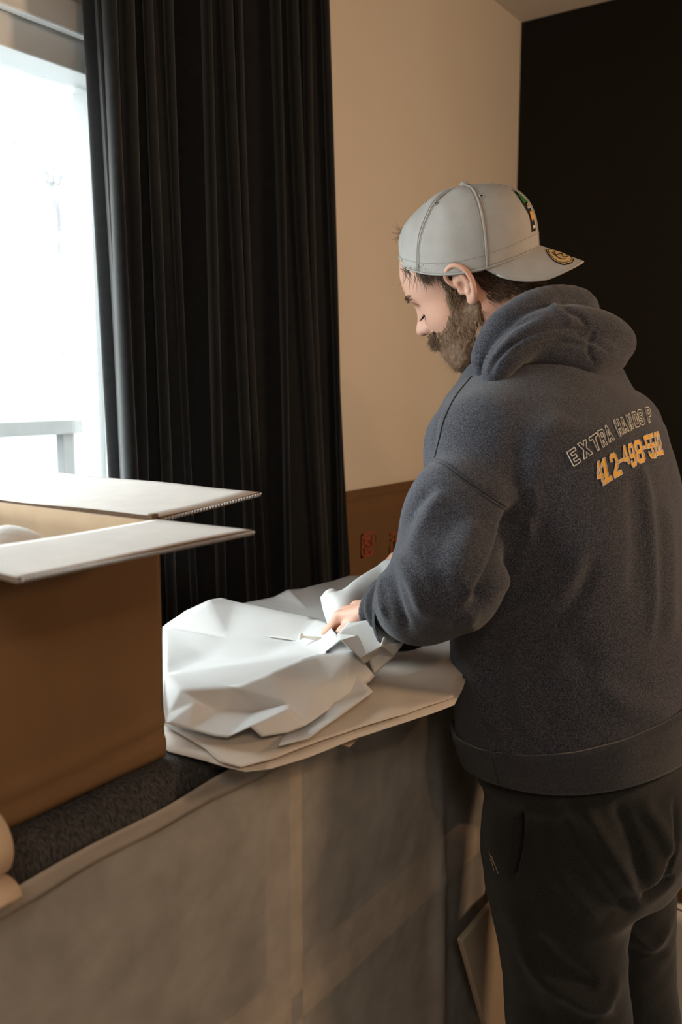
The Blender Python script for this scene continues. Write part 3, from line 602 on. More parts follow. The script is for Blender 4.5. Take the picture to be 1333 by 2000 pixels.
V, Q = sdf_mesh(body_f, lo, hi, .0024)
mesh('body', V, Q, M['skin'], man, True)
# ---- eyes, lashes, brows
for s in (1, -1):
    bm = bmesh.new(); bmesh.ops.create_uvsphere(bm, u_segments=20, v_segments=14, radius=.0118)
    for v in bm.verts: v.co = Vector(H(.0775, .032*s, .006))+v.co*.9
    frombm('eye', bm, M['eye'], man, True)
    bm = bmesh.new(); c = spline([H(.082, .044*s, .006), H(.0915, .036*s, .004), H(.0925, .028*s, .004), H(.088, .020*s, .006)], 14); tube(bm, c, .0022, 6)
    for x in c[1:-1]: tube(bm, [x, x+FH*.006-UH*.004, x+FH*.010-UH*.003], [.0005, .0004, .0001], 4)
    frombm('eyelid', bm, M['skin'], man, True)
    bm = bmesh.new()
    for x in spline([H(.082, .044*s, .005), H(.092, .036*s, .003), H(.093, .028*s, .003), H(.088, .020*s, .005)], 34)[1:-1]: tube(bm, [x, x+FH*.006-UH*.005, x+FH*.011-UH*.005], [.0006, .0005, .0001], 4)
    frombm('lashes', bm, M['ink'], man)
# ---- hair strands on a region of the head
def strands(name, fn, N, m, length, droop, wid, seed, curl=.25):
    """fn(n) -> roots, dirs in head axes; each hair a tapered three-sided blade"""
    r = np.random.default_rng(seed); roots, dirs = fn(r, N); n = len(roots); K = 5; P0 = roots.copy(); D = dirs/np.linalg.norm(dirs, axis=1)[:, None]; L = length*(.5+.8*r.random(n))
    pts = [P0]; cr = r.normal(size=(n, 3))*curl
    for k in range(K-1):
        D = D+cr*.5+np.array(droop)*.35; D /= np.linalg.norm(D, axis=1)[:, None]; P0 = P0+D*(L/(K-1))[:, None]; pts.append(P0)
    pts = np.stack(pts, 1); side = np.cross(D, r.normal(size=(n, 3))); side /= np.linalg.norm(side, axis=1)[:, None]; s2 = np.cross(D, side)
    w = wid*np.array([1, 1, .85, .6, .15]); V = []
    for a in (0, 2.09, 4.19): V.append(pts+(side*math.cos(a)+s2*math.sin(a))[:, None]*w[None, :, None])
    V = np.stack(V, 2).reshape(-1, 3); V = HC+V@HM; base = (np.arange(n)*K*3)[:, None]; Fq = []
    for k in range(K-1):
        for a in range(3): Fq.append(base+np.array([[k*3+a, k*3+(a+1) % 3, (k+1)*3+(a+1) % 3, (k+1)*3+a]]))
    o = mesh(name, V, np.concatenate(Fq), m, man, True); return o
def hn_f(q):
    p = HC+q@HM; return smin(smin(head_f(q), cone(p, H(-.020, 0, -.02), neckB, .054, .062), .03), cone(p, H(-.045, 0, .00), neckB+np.array([0, 0, -.03]), .044, .068), .03)
def surf(r, n, box, cond, inset=0.0, head_f=head_f):
    """random points on the head surface within a box, found by stepping along the distance field"""
    q = r.uniform(box[0], box[1], size=(n*3, 3)); e = 1e-3
    for _ in range(7):
        d = head_f(q); g = np.stack([(head_f(q+np.eye(3)[i]*e)-d)/e for i in range(3)], 1); g /= np.maximum(np.linalg.norm(g, axis=1), .3)[:, None]; q = q-g*(d+inset)[:, None]
    k = (np.abs(head_f(q)+inset) < .002) & cond(q); return q[k][:n], g[k][:n]
def beard_region(q):
    f, l, u = q[:, 0], np.abs(q[:, 1]), q[:, 2]
    line = np.interp(f, [-.03, .0, .012, .028, .045, .065, .085, .10, .12], [-.05, -.012, .02, .018, -.020, -.036, -.036, -.030, -.030])
    jaw = (u < line+.004*np.sin(f*400)) & (f > -.012+.0*u) & (f > -.010-(u+.03)*.30)
    lips = (np.abs(u+.050) < .007) & (l < .020) & (f > .08); return jaw & ~lips & ~((f > .094) & (u > -.032))
def beard_roots(r, n):
    q, g = surf(r, n, ([-.02, -.09, -.12], [.13, .09, .03]), beard_region); return q, g*.55+np.array([.12, 0, -1.0])
def beard_base(p):
    q = (p-HC)@HM.T; d = head_f(q)-.0045*np.clip((.02-q[:, 2])/.05, .1, 1)-.016*np.exp(-(((q[:, 0]-.07)/.035)**2+(q[:, 2]+.105)**2/.03**2))
    f, l, u = q[:, 0], np.abs(q[:, 1]), q[:, 2]; line = np.interp(f, [-.03, .0, .012, .028, .045, .065, .085, .10, .12], [-.05, -.012, .02, .018, -.020, -.036, -.036, -.030, -.030])
    d = smax(d, (u-line)*.8, .006); d = smax(d, -(f+.010+(u+.03)*.30)*.9, .008); d = np.maximum(d, -(head_f(q)+.003))
    return d+.0009*vnoise(q*[1, 1, .35], 900, 3)+.0012*vnoise(q, 260, 5)
lo, hi = bounds([H(x, y, z) for x in (-.03, .13) for y in (-.07, .07) for z in (-.15, .03)], .02)
V, Q = sdf_mesh(beard_base, lo, hi, .0018); mesh('beard', V, Q, M['beard'], man, True)
tag(strands('beard_hair', beard_roots, 9000, M['beard2'], .018, (.05, 0, -.35), .00038, 5, .3), kind='stuff')
def must_roots(r, n):
    q, g = surf(r, n, ([.07, -.04, -.05], [.13, .04, -.02]), lambda q: (q[:, 2] < -.028) & (q[:, 2] > -.046) & (q[:, 0] > .07) & (np.abs(q[:, 1]) < .036)); d = g*.8; d[:, 1] += q[:, 1]*14; d[:, 2] -= .8; return q, d
tag(strands('moustache', must_roots, 1500, M['beard'], .017, (0, 0, -.4), .0004, 6, .25), kind='stuff')
def brow_roots(r, n):
    q, g = surf(r, n, ([.06, -.06, .02], [.12, .06, .055]), lambda q: (np.abs(q[:, 2]-.040+np.abs(np.abs(q[:, 1])-.03)*.15) < .0045) & (np.abs(q[:, 1]) > .010) & (np.abs(q[:, 1]) < .052)); d = g*.35; d[:, 1] += np.sign(q[:, 1])*1.0; return q, d
tag(strands('eyebrow', brow_roots, 420, M['hair'], .008, (0, 0, -.05), .00035, 7, .1), kind='stuff')
def side_roots(r, n):
    def c(q):
        f, l, u = q[:, 0], np.abs(q[:, 1]), q[:, 2]; nape = (f < -.018) & (u > -.040+(f+.02)*.30) & (u < .06) & (f > -.14); temp = (f > -.02) & (f < .052) & (u > .048-(.055-f)*.35) & (u < .078) & (u > .03); sb = (f > .008) & (f < .030) & (u > .0) & (u < .05); return (nape | temp | sb) & (l > .0)
    q, g = surf(r, n, ([-.13, -.09, -.07], [.07, .09, .09]), c, 0.0, hn_f); d = g*.45; d[:, 2] -= .7; d[:, 0] -= .35*(q[:, 0] < 0); return q, d
tag(strands('hair', side_roots, 9000, M['hair'], .017, (-.1, 0, -.25), .00042, 8, .22), kind='stuff')
def fore_roots(r, n):
    t = r.random(n); q = np.stack([.075-.03*t, .050+.016*t, .083-.02*t], 1)+r.normal(size=(n, 3))*.002; return q, np.stack([-.1+.3*r.normal(size=n)*.5, .3+0*t, -1+0*t], 1)
tag(strands('hair', fore_roots, 130, M['hair'], .034, (-.25, 0, -.2), .00040, 9, .3), kind='stuff')
# ---- cap (worn backwards): its own axes e1 forward along the band, LH, n up
cp = R(29.5); e1 = FH*math.cos(cp)+UH*math.sin(cp); n1 = -FH*math.sin(cp)+UH*math.cos(cp)
CO = H(-.012, 0, .042); CAPM = np.stack([e1, LH, n1])
def C3(a): return CO+np.asarray(a)@CAPM
capo = empty('cap', C3((0, 0, .05))); capo.parent = man; capo.location = Vector(C3((0, 0, .05)))-man.location
def meshc(name, V, Fc, m, smooth=True):
    V = C3(V); V = V-np.array(C3((0, 0, .05))); me = bpy.data.meshes.new(name); me.from_pydata([tuple(x) for x in V], [], [tuple(int(i) for i in f) for f in Fc]); me.update(); return link(name, me, m, capo, smooth)
def crown_pt(th, t, off=0.0):
    """th: 0 at forehead side, pi at the structured (logo) side; t 0 band .. 1 button"""
    th = np.asarray(th, float); t = np.asarray(t, float); back = (1-np.cos(th))/2; k = 2.05+1.0*back
    ang = t*math.pi/2; rr = np.cos(ang)**(2/k); hh = np.sin(ang)**(2/(k))
    a = np.where(np.cos(th) > 0, .110, .116); x = a*np.cos(th)*rr; y = .088*np.sin(th)*rr*(1+.03*back)
    z = (.108)*hh-.022*np.sin(th)**2*(1-t)**1.5; x = x-.004*hh*(1-back)
    w = .0022*np.sin(th*5+t*7)*np.sin(t*9+1)*(1-back)*np.clip(t*(1-t)*5, 0, 1)+.0012*np.sin(th*13+t*5)*(1-back)*np.clip(t*6, 0, 1)*(1-t)
    seam = np.minimum.reduce([np.abs(((th-s+math.pi) % (2*math.pi))-math.pi) for s in [R(k) for k in (55, 115, 180, 245, 305)]])
    w = w-.0012*np.exp(-(seam*(1-t*.8)/.02)**2)+off
    bulge = .008*np.exp(-((th % (2*math.pi)-0)/.35)**2)*np.exp(-((t-.28)/.16)**2)+.008*np.exp(-((th % (2*math.pi)-2*math.pi)/.35)**2)*np.exp(-((t-.28)/.16)**2)
    nr = np.stack([x/.116**2, y/.088**2, z/.110**2], -1); nr /= np.linalg.norm(nr, axis=-1)[..., None]+1e-9
    return np.stack([x, y, z], -1)+nr*(w+bulge)[..., None]
th, t = np.meshgrid(np.linspace(0, 2*math.pi, 181), np.linspace(0, 1, 60)); G = crown_pt(th, t); a, b = G.shape[:2]; I = np.arange(a*b).reshape(a, b)
Fc = np.stack([I[:-1, :-1], I[:-1, 1:], I[1:, 1:], I[1:, :-1]], -1).reshape(-1, 4); o = meshc('crown', G.reshape(-1, 3), Fc, M['cap']); md = o.modifiers.new('t', 'SOLIDIFY'); md.thickness = .002
# band hem, seams with stitching, button, eyelets, strap opening
def ctube(name, pts, r, m, n=6):
    bm = bmesh.new(); tube(bm, [Vector(x) for x in pts], r, n)
    V = np.array([v.co for v in bm.verts]); bm.verts.index_update(); Fc = [[v.index for v in f.verts] for f in bm.faces]; bm.free(); return meshc(name, V, Fc, m)
ths = np.linspace(0, 2*math.pi, 120); ctube('band_hem', crown_pt(ths, ths*0+.004, .0006), .0016, M['cap'])
ctube('stitch_line', crown_pt(ths, ths*0+.065, .0004), .0005, M['capdark'], 4)
for s, a0 in enumerate([R(k) for k in (55, 115, 180, 245, 305)]):
    tt = np.linspace(.0, .985, 50); ctube('seam', crown_pt(tt*0+a0, tt, .0008), .0020 if s == 1 else .0008, M['cap'])
    for dd in (-.028, .028): ctube('stitch_line', crown_pt(tt[:44]*0+a0+dd/(1.02-tt[:44]), tt[:44], .0004), .00035, M['capdark'], 4)
for x in (0, 60, 120, 180, 240, 300):
    c = crown_pt(np.array(R(x+.0)), np.array(.60), .0010); nn = c/np.array([.116, .088, .110])**2; nn /= np.linalg.norm(nn); q1 = np.cross(nn, [0, 0, 1]); q1 /= np.linalg.norm(q1); q2 = np.cross(nn, q1)
    ctube('eyelet', [c+(q1*math.cos(k)+q2*math.sin(k))*.0028 for k in np.linspace(0, 2*math.pi, 13)], .0011, M['cap']); ctube('eyelet_hole', [c-nn*.0005, c+nn*.0006], .0014, M['ink'], 8)
bm = bmesh.new(); bmesh.ops.create_uvsphere(bm, u_segments=16, v_segments=10, radius=1)
V = np.array([v.co for v in bm.verts])*[.0085, .0085, .0045]+[-.004, 0, .1095]; bm.verts.index_update(); Fc = [[v.index for v in f.verts] for f in bm.faces]; bm.free(); meshc('button', V, Fc, M['cap'])
ctube('strap', crown_pt(np.linspace(-.5, .5, 20), np.linspace(.05, .05, 20), -.001), .003, M['cap'])
# visor: a curved plate leaving the back of the crown
def visor_pt(s, r, off=0.0):
    """s -1..1 across, r 0 at crown .. 1 at rim"""
    th = math.pi+s*1.18; base = crown_pt(th, np.zeros_like(th)+.01, -.002); L = .068*np.clip(1-s**2, 0, 1)**.62
    d = np.stack([-np.ones_like(s), .10*np.sign(s)*np.abs(s), -.30-.0*s], -1); p = base+d*(L*r)[..., None]
    p[..., 2] += (-.018*(p[..., 1]/.07)**2*r-.010*r)*np.clip(L/.05, 0, 1)+off; return p
s, r = np.meshgrid(np.linspace(-1, 1, 81), np.linspace(0, 1, 24)); G = np.concatenate([visor_pt(s, r), visor_pt(s, r, -.0035)[::-1]]); a, b = G.shape[:2]; I = np.arange(a*b).reshape(a, b)
Fc = np.stack([I[:-1, :-1], I[:-1, 1:], I[1:, 1:], I[1:, :-1]], -1).reshape(-1, 4); meshc('visor', G.reshape(-1, 3), Fc, M['cap'])
ss = np.linspace(-.96, .96, 60); ctube('visor_edge', visor_pt(ss, ss*0+1.0, -.0017), .0022, M['cap'])
# round foil sticker with dark ring and script-like strokes
def visor_xy(x, y, off):
    best = None; S, R_ = np.meshgrid(np.linspace(-.9, .9, 121), np.linspace(0, 1, 61)); G = visor_pt(S, R_); d = (G[..., 0]-x)**2+(G[..., 1]-y)**2; i = np.unravel_index(d.argmin(), d.shape); return G[i]+[0, 0, off]
def disc(name, cx, cy, r, off, m, sx=1):
    V = [visor_xy(cx, cy, off)]+[visor_xy(cx+rr*r*math.cos(k), cy+rr*r*math.sin(k), off) for rr in (.5, 1) for k in np.linspace(0, 2*math.pi, 28, endpoint=False)]
    Fc = [(0, 1+k, 1+(k+1) % 28) for k in range(28)]+[(1+k, 29+k, 29+(k+1) % 28, 1+(k+1) % 28) for k in range(28)]; return meshc(name, V, Fc, m)
sx0, sy0 = -.150, .016
disc('sticker_rim', sx0, sy0, .0205, .0008, M['ink']); disc('sticker', sx0, sy0, .0190, .0014, M['gold'])
for q in ([(-.012, -.006), (-.006, .004), (-.002, -.006), (.004, .006), (.010, -.004)], [(-.010, .006), (-.004, .010), (.004, .009), (.011, .004)], [(-.008, -.010), (0, -.012), (.008, -.010)]):
    ctube('sticker_script', [visor_xy(sx0+x, sy0+y, .0020) for x, y in spline(np.array(q), 24)], .0006, M['ink'], 5)
for rr in (.0172,): ctube('sticker_ring', [visor_xy(sx0+rr*math.cos(k), sy0+rr*math.sin(k), .0017) for k in np.linspace(0, 2*math.pi, 40)], .0005, M['ink'], 4)
# small embroidered emblem on the structured side
def patch(name, poly, m, off):
    # poly in (angle offset from pi in cap axes, t)
    v = [Vector((a, b)) for a, b in poly]; vo, eo, fo, _, _, _ = geometry.delaunay_2d_cdt(v+[], [(i, (i+1) % len(v)) for i in range(len(v))], [], 1, 1e-6)
    V = [crown_pt(np.array(math.pi+p.x), np.array(p.y), off) for p in vo]; meshc(name, V, [list(f) for f in fo], m, False)
ea = -.24
def E2(pts): return [(ea+x*.0105, .10+y*.0105) for x, y in pts]
patch('emblem_outline', E2([(-7, -1), (6, -1), (6, 3), (5, 8), (7, 14), (8, 22), (9, 28), (5, 33), (2, 41), (-1, 48), (-4, 42), (-8, 35), (-10, 28), (-9, 22), (-7, 16), (-5, 12), (-6, 4)]), M['ink'], .0014)
patch('emblem_green', E2([(8, 25), (4, 32), (0, 44), (-4, 38), (-9, 28), (-7, 23), (-2, 26), (3, 23)]), M['grn'], .0022)
patch('emblem_green', E2([(5, 24), (3, 32), (0, 38), (0, 28)]), mat('light_green_thread', (.12, .30, .12), .8), .0027)
patch('emblem_grey', E2([(6, 18), (-5, 18), (-4, 21), (5, 21)]), mat('grey_thread', (.3, .3, .33), .8), .0022)
patch('emblem_orange', E2([(4, 6), (6, 10), (4, 15), (-3, 15), (-4, 10), (-3, 6), (0, 8)]), M['ora'], .0022); patch('emblem_orange', E2([(6, 21.5), (-3, 21.5), (-2, 23), (5, 23.5)]), M['ora'], .0024)
patch('emblem_grey', E2([(4, 1), (-4, 1), (-3, 3), (3, 3)]), M['crm'], .0022)
def tuft_roots(r, n):
    q = (C3((.098, .0, .046))-HC)@HM.T+r.normal(size=(n, 3))*.004; return q, np.array([1, .1, .3])+r.normal(size=(n, 3))*.5
tag(strands('hair', tuft_roots, 60, M['hair'], .022, (0, 0, -.1), .0004, 10, .3), kind='stuff')
# ---- hoodie
zhem = P(1148, 1560, 1.24)[2]; zband = P(1100, 1492, 1.24)[2]
def line_sd(p, pts, rs, k=.02):
    d = None
    if len(pts) > 3: n = len(pts)*3-2; rs = np.interp(np.linspace(0, 1, n), np.linspace(0, 1, len(rs)), rs); pts = list(spline(pts, n)); k = k*.6
    for (a, b, ra, rb) in zip(pts, pts[1:], rs, rs[1:]): c = cone(p, a, b, ra, rb); d = c if d is None else smin(d, c, k)
    return d
slL = [(shL, elL, .076, .066), (elL, P(825, 1172, 1.255), .068, .058), (P(825, 1172, 1.255), P(782, 1188, 1.33), .058, .048)]
hemC = P(1146, 1500, 1.42); hemA = .21
def tilt(x): q = x-hemC; return -.17*(q@FT)-.16*(q@LT-hemA)
def tilt2(x): q = x-hemC; return -.10*(q@FT)-.05*(q@LT-hemA)
def hoodie_f(p):
    d = torso(p, 0.0, None, P(1040, 715, 1.46)[2]); d = np.maximum(d, zband-.014+tilt(p)-p[:, 2])
    d = smin(d, cone(p, P(1060, 790, 1.45), shL, .085, .088), .05)
    d = smin(d, cone(p, P(1060, 790, 1.45), shR, .085, .080), .05)
    arm = cone(p, *[slL[0][i] for i in (0, 1, 2, 3)])
    arm = smin(arm, cone(p, *slL[1]), .03); arm = smin(arm, cone(p, *slL[2]), .03)
    arm = smin(arm, ell(p, P(868, 1035, 1.26), (.060, .060, .09)), .04)
    d = smin(d, arm, .022)
    armR = smin(cone(p, shR, elR, .080, .070), cone(p, elR, wrR, .068, .042), .03); d = smin(d, armR, .03)
    # shoulders slope up to the neck
    d = smin(d, line_sd(p, [P(1000, 745, 1.43), P(1080, 720, 1.46), P(1150, 745, 1.50)], [.055, .06, .055]), .04)
    # neck opening
    d = smax(d, -cone(p, H(-.015, 0, -.03), neckB+np.array([0, 0, .0]), .060, .066), .01)
    return d
def hood_f(p):
    r1 = line_sd(p, [P(944, 722, 1.37), P(950, 690, 1.365), P(985, 640, 1.36), P(1040, 605, 1.38), P(1095, 590, 1.42), P(1135, 605, 1.47), P(1100, 640, 1.56), P(1010, 690, 1.58), P(950, 735, 1.54), P(935, 745, 1.46)], [.014, .020, .026, .028, .026, .028, .03, .03, .024, .016], .012)
    r2 = line_sd(p, [P(962, 742, 1.34), P(985, 700, 1.33), P(1040, 655, 1.34), P(1110, 640, 1.37), P(1170, 655, 1.40), P(1205, 672, 1.43)], [.014, .022, .028, .032, .034, .030], .02)
    r3 = line_sd(p, [P(1010, 690, 1.345), P(1080, 680, 1.355), P(1150, 690, 1.38), P(1196, 695, 1.42)], [.012, .024, .032, .026], .02)
    r4 = line_sd(p, [P(1090, 600, 1.44), P(1135, 630, 1.44), P(1190, 662, 1.46)], [.024, .03, .03], .02)
    d = smin(smin(r1, r2, .006), smin(r3, r4, .010), .006)
    d = smin(d, ell(p, P(1120, 655, 1.43), (.075, .075, .040)), .012)
    d = smax(d, -cone(p, H(-.02, 0, -.02), neckB, .056, .058), .008)
    return d
lo, hi = bounds([P(700, 1200, 1.34), elL, shL, shR, elR, wrR, P(1230, 600, 1.45), P(950, 560, 1.5)]+[c+s*.23*LT+q*.18*FT for c in TX for s in (-1, 1) for q in (-1, 1)], .10); lo[2] = zband-.10
V, Q = sdf_mesh(hoodie_f, lo, hi, .0042)
FOLDS = [
 # drape under the arm and across the back
 ([(1003, 990), (990, 1060), (962, 1130), (915, 1200)], 13, -.024), ([(1020, 1010), (1035, 1050), (1010, 1110), (985, 1160)], 13, .009), ([(1035, 930), (1045, 990), (1030, 1040)], 14, .007),
 ([(1000, 985), (1010, 1030)], 9, -.008), ([(1150, 1060), (1100, 1140), (1030, 1200), (960, 1240)], 20, .009), ([(1120, 1080), (1060, 1160), (980, 1200)], 16, -.007),
 ([(1165, 1080), (1130, 1170), (1060, 1250), (960, 1300)], 16, -.006), ([(1250, 900), (1262, 960), (1272, 1050), (1275, 1150), (1270, 1260)], 9, .006), ([(1235, 930), (1245, 1050), (1240, 1180)], 14, -.004),
 ([(1300, 980), (1310, 1100), (1305, 1250)], 16, .006), ([(940, 1240), (930, 1300), (940, 1380), (990, 1450)], 20, .008), ([(980, 1260), (975, 1340), (1000, 1420)], 16, -.007), ([(1010, 1300), (1020, 1380), (1040, 1450)], 16, .006),
 ([(950, 1440), (985, 1465), (1020, 1490)], 10, .007), ([(935, 1400), (965, 1440), (980, 1480)], 9, -.006), ([(1060, 1380), (1080, 1440)], 18, -.004), ([(1150, 1300), (1220, 1370), (1330, 1400)], 26, .006),
 ([(1100, 800), (1060, 870), (1045, 950)], 26, .005), ([(1020, 820), (1010, 900), (1000, 960)], 24, -.004), ([(1110, 1250), (1180, 1330), (1280, 1340)], 26, -.004),
 # sleeve
 ([(870, 960), (840, 1000), (815, 1050), (800, 1090)], 14, .006), ([(850, 950), (812, 990), (796, 1030)], 10, -.005), ([(900, 990), (865, 1050), (840, 1110)], 20, -.004), ([(930, 1010), (910, 1080), (880, 1150)], 22, .005),
 ([(775, 1070), (790, 1110), (810, 1150), (830, 1210)], 11, .006), ([(765, 1105), (770, 1150), (785, 1200), (800, 1235)], 8, -.007), ([(750, 1120), (745, 1160), (755, 1210)], 6, .006), ([(850, 1120), (870, 1180), (860, 1240)], 18, -.005), ([(905, 1130), (930, 1180), (910, 1230)], 14, .006),
 ([(845, 1190), (880, 1215), (940, 1200)], 14, .004), ([(860, 800), (850, 840), (848, 885)], 4, -.002), ([(845, 890), (880, 915), (930, 950), (985, 985)], 3.5, -.0030)]
V = relax(V, Q, 6); V = strokes(V, Q, FOLDS); N_ = norms(V, Q); V = V+N_*(.0022*vnoise(V, 28, 11)+.0012*vnoise(V, 60, 12))[:, None]; V = relax(V, Q, 2)
hood = mesh('hoodie', V, Q, M['hood'], man, True); HV, HQ4 = V, Q
tree_ = BVHTree.FromPolygons([tuple(x) for x in V], [tuple(int(i) for i in q) for q in Q])
lo, hi = bounds([P(925, 560, 1.33), P(1240, 760, 1.36), P(925, 740, 1.6), P(1240, 560, 1.6)], .05)
V, Q = sdf_mesh(hood_f, lo, hi, .003); V = relax(V, Q, 2)
V = strokes(V, Q, [([(955, 735), (975, 695), (1030, 655), (1100, 640), (1170, 652)], 5, -.007), ([(940, 730), (955, 690), (1000, 640), (1060, 612)], 6, -.004), ([(1090, 600), (1130, 615), (1150, 640)], 6, -.005), ([(1120, 650), (1160, 665), (1200, 690)], 6, -.004),
 ([(1000, 690), (1080, 668), (1150, 672)], 6, -.005), ([(1070, 590), (1100, 610), (1120, 640)], 7, .004), ([(1165, 640), (1150, 680), (1165, 715)], 6, -.003)])
def child(o_child, o_par):
    d = Vector(o_par.location); o_child.parent = o_par; return o_child
def sub(name, V, Fc, m, smooth=True, parent=hood):
    o = mesh(name, V, Fc, m, man, smooth); o.parent = parent; return o
sub('hood', V, Q, M['hood'])
# hem ribbing
def band_f(p):
    zt = zband+.004; d = torso(p, -.004, zhem, None); d = smax(d, p[:, 2]-zt, .01); return smax(d, -(torso(p, -.020)), .004)
n = 160; th = np.linspace(0, 2*math.pi, n+1); rows = []
for k, f in enumerate(np.linspace(0, 1, 14)):
    row = []
    for t in th:
        cs, sn = math.cos(t), math.sin(t); drop = 0; z = zband*(1-f)+zhem*f; i = np.interp
        cx, cy, a, b = i(z, TZ, TX[:, 0]), i(z, TZ, TX[:, 1]), i(z, TZ, TA), i(z, TZ, TB)
        e = 2/2.3; l = a*abs(cs)**e*np.sign(cs); fo = b*abs(sn)**e*np.sign(sn); g = 1-.035*math.sin(f*math.pi*.5)+.004*math.sin(t*17)*(1-f)
        # the band rides up towards his right hip
        pos = np.array([cx, cy, z])+LT*l*g+FT*fo*g; pos[2] += tilt(pos)*(1-f)+tilt2(pos)*f+(.005 if k == 0 else 0)
        row.append(pos+Z3*0)
    rows.append(row)
rows = np.array(rows); o = grid('hem_ribbing', rows, M['rib'], man); o.parent = hood; o.modifiers.new('t', 'SOLIDIFY').thickness = .006
# cuffs
def cuff(c, ax, r0, r1, L, nm='cuff', squash=1.0):
    ax = ax/np.linalg.norm(ax); q1 = np.cross(ax, [0, 0, 1.0]); q1 /= np.linalg.norm(q1); q2 = np.cross(ax, q1); G = []
    for f in np.linspace(0, 1, 18):
        r = (r0+(r1-r0)*f)+.0035*math.sin(f*15); G.append([c+ax*L*f+(q1*math.cos(t)*squash+q2*math.sin(t))*(r+.0004*math.sin(t*40)+.003*math.sin(t*3+f*6)) for t in np.linspace(0, 2*math.pi, 120)])
    for f in np.linspace(0, 1, 5): G.append([c+ax*(L-.004*f-.02*f)+(q1*math.cos(t)*squash+q2*math.sin(t))*(r1-.004) for t in np.linspace(0, 2*math.pi, 120)])
    o = grid(nm, np.array(G), M['rib'], man); o.parent = hood
cuff(P(800, 1194, 1.30), P(738, 1182, 1.372)-P(800, 1194, 1.30), .060, .038, .072)
cuff(P(935, 1112, 1.735), wrR-elR, .045, .034, .05)
# raised seams of the shoulder and the sleeve, laid on the fleece
def lay(u, v, off):
    r = Vector(ray(u, v)).normalized(); h = tree_.ray_cast(Vector(CAM), r)
    return None if h[0] is None else np.array(h[0])+np.array(h[1] if h[1].dot(r) < 0 else -h[1])*off
def seam(pts, r=.0012, nm='seam', m=None):
    c = [lay(u, v, .0006) for u, v in spline(np.array(pts, float), 60)]; c = [x for x in c if x is not None]; bm = bmesh.new(); tube(bm, c, r, 6); o = frombm(nm, bm, m or M['rib'], man, True); o.parent = hood
seam([(840, 893), (870, 905), (910, 935), (950, 965), (990, 990)]); seam([(838, 899), (868, 911), (907, 941), (947, 971), (988, 996)], .0008)
seam([(922, 735), (890, 775), (868, 820), (858, 860), (850, 893)])
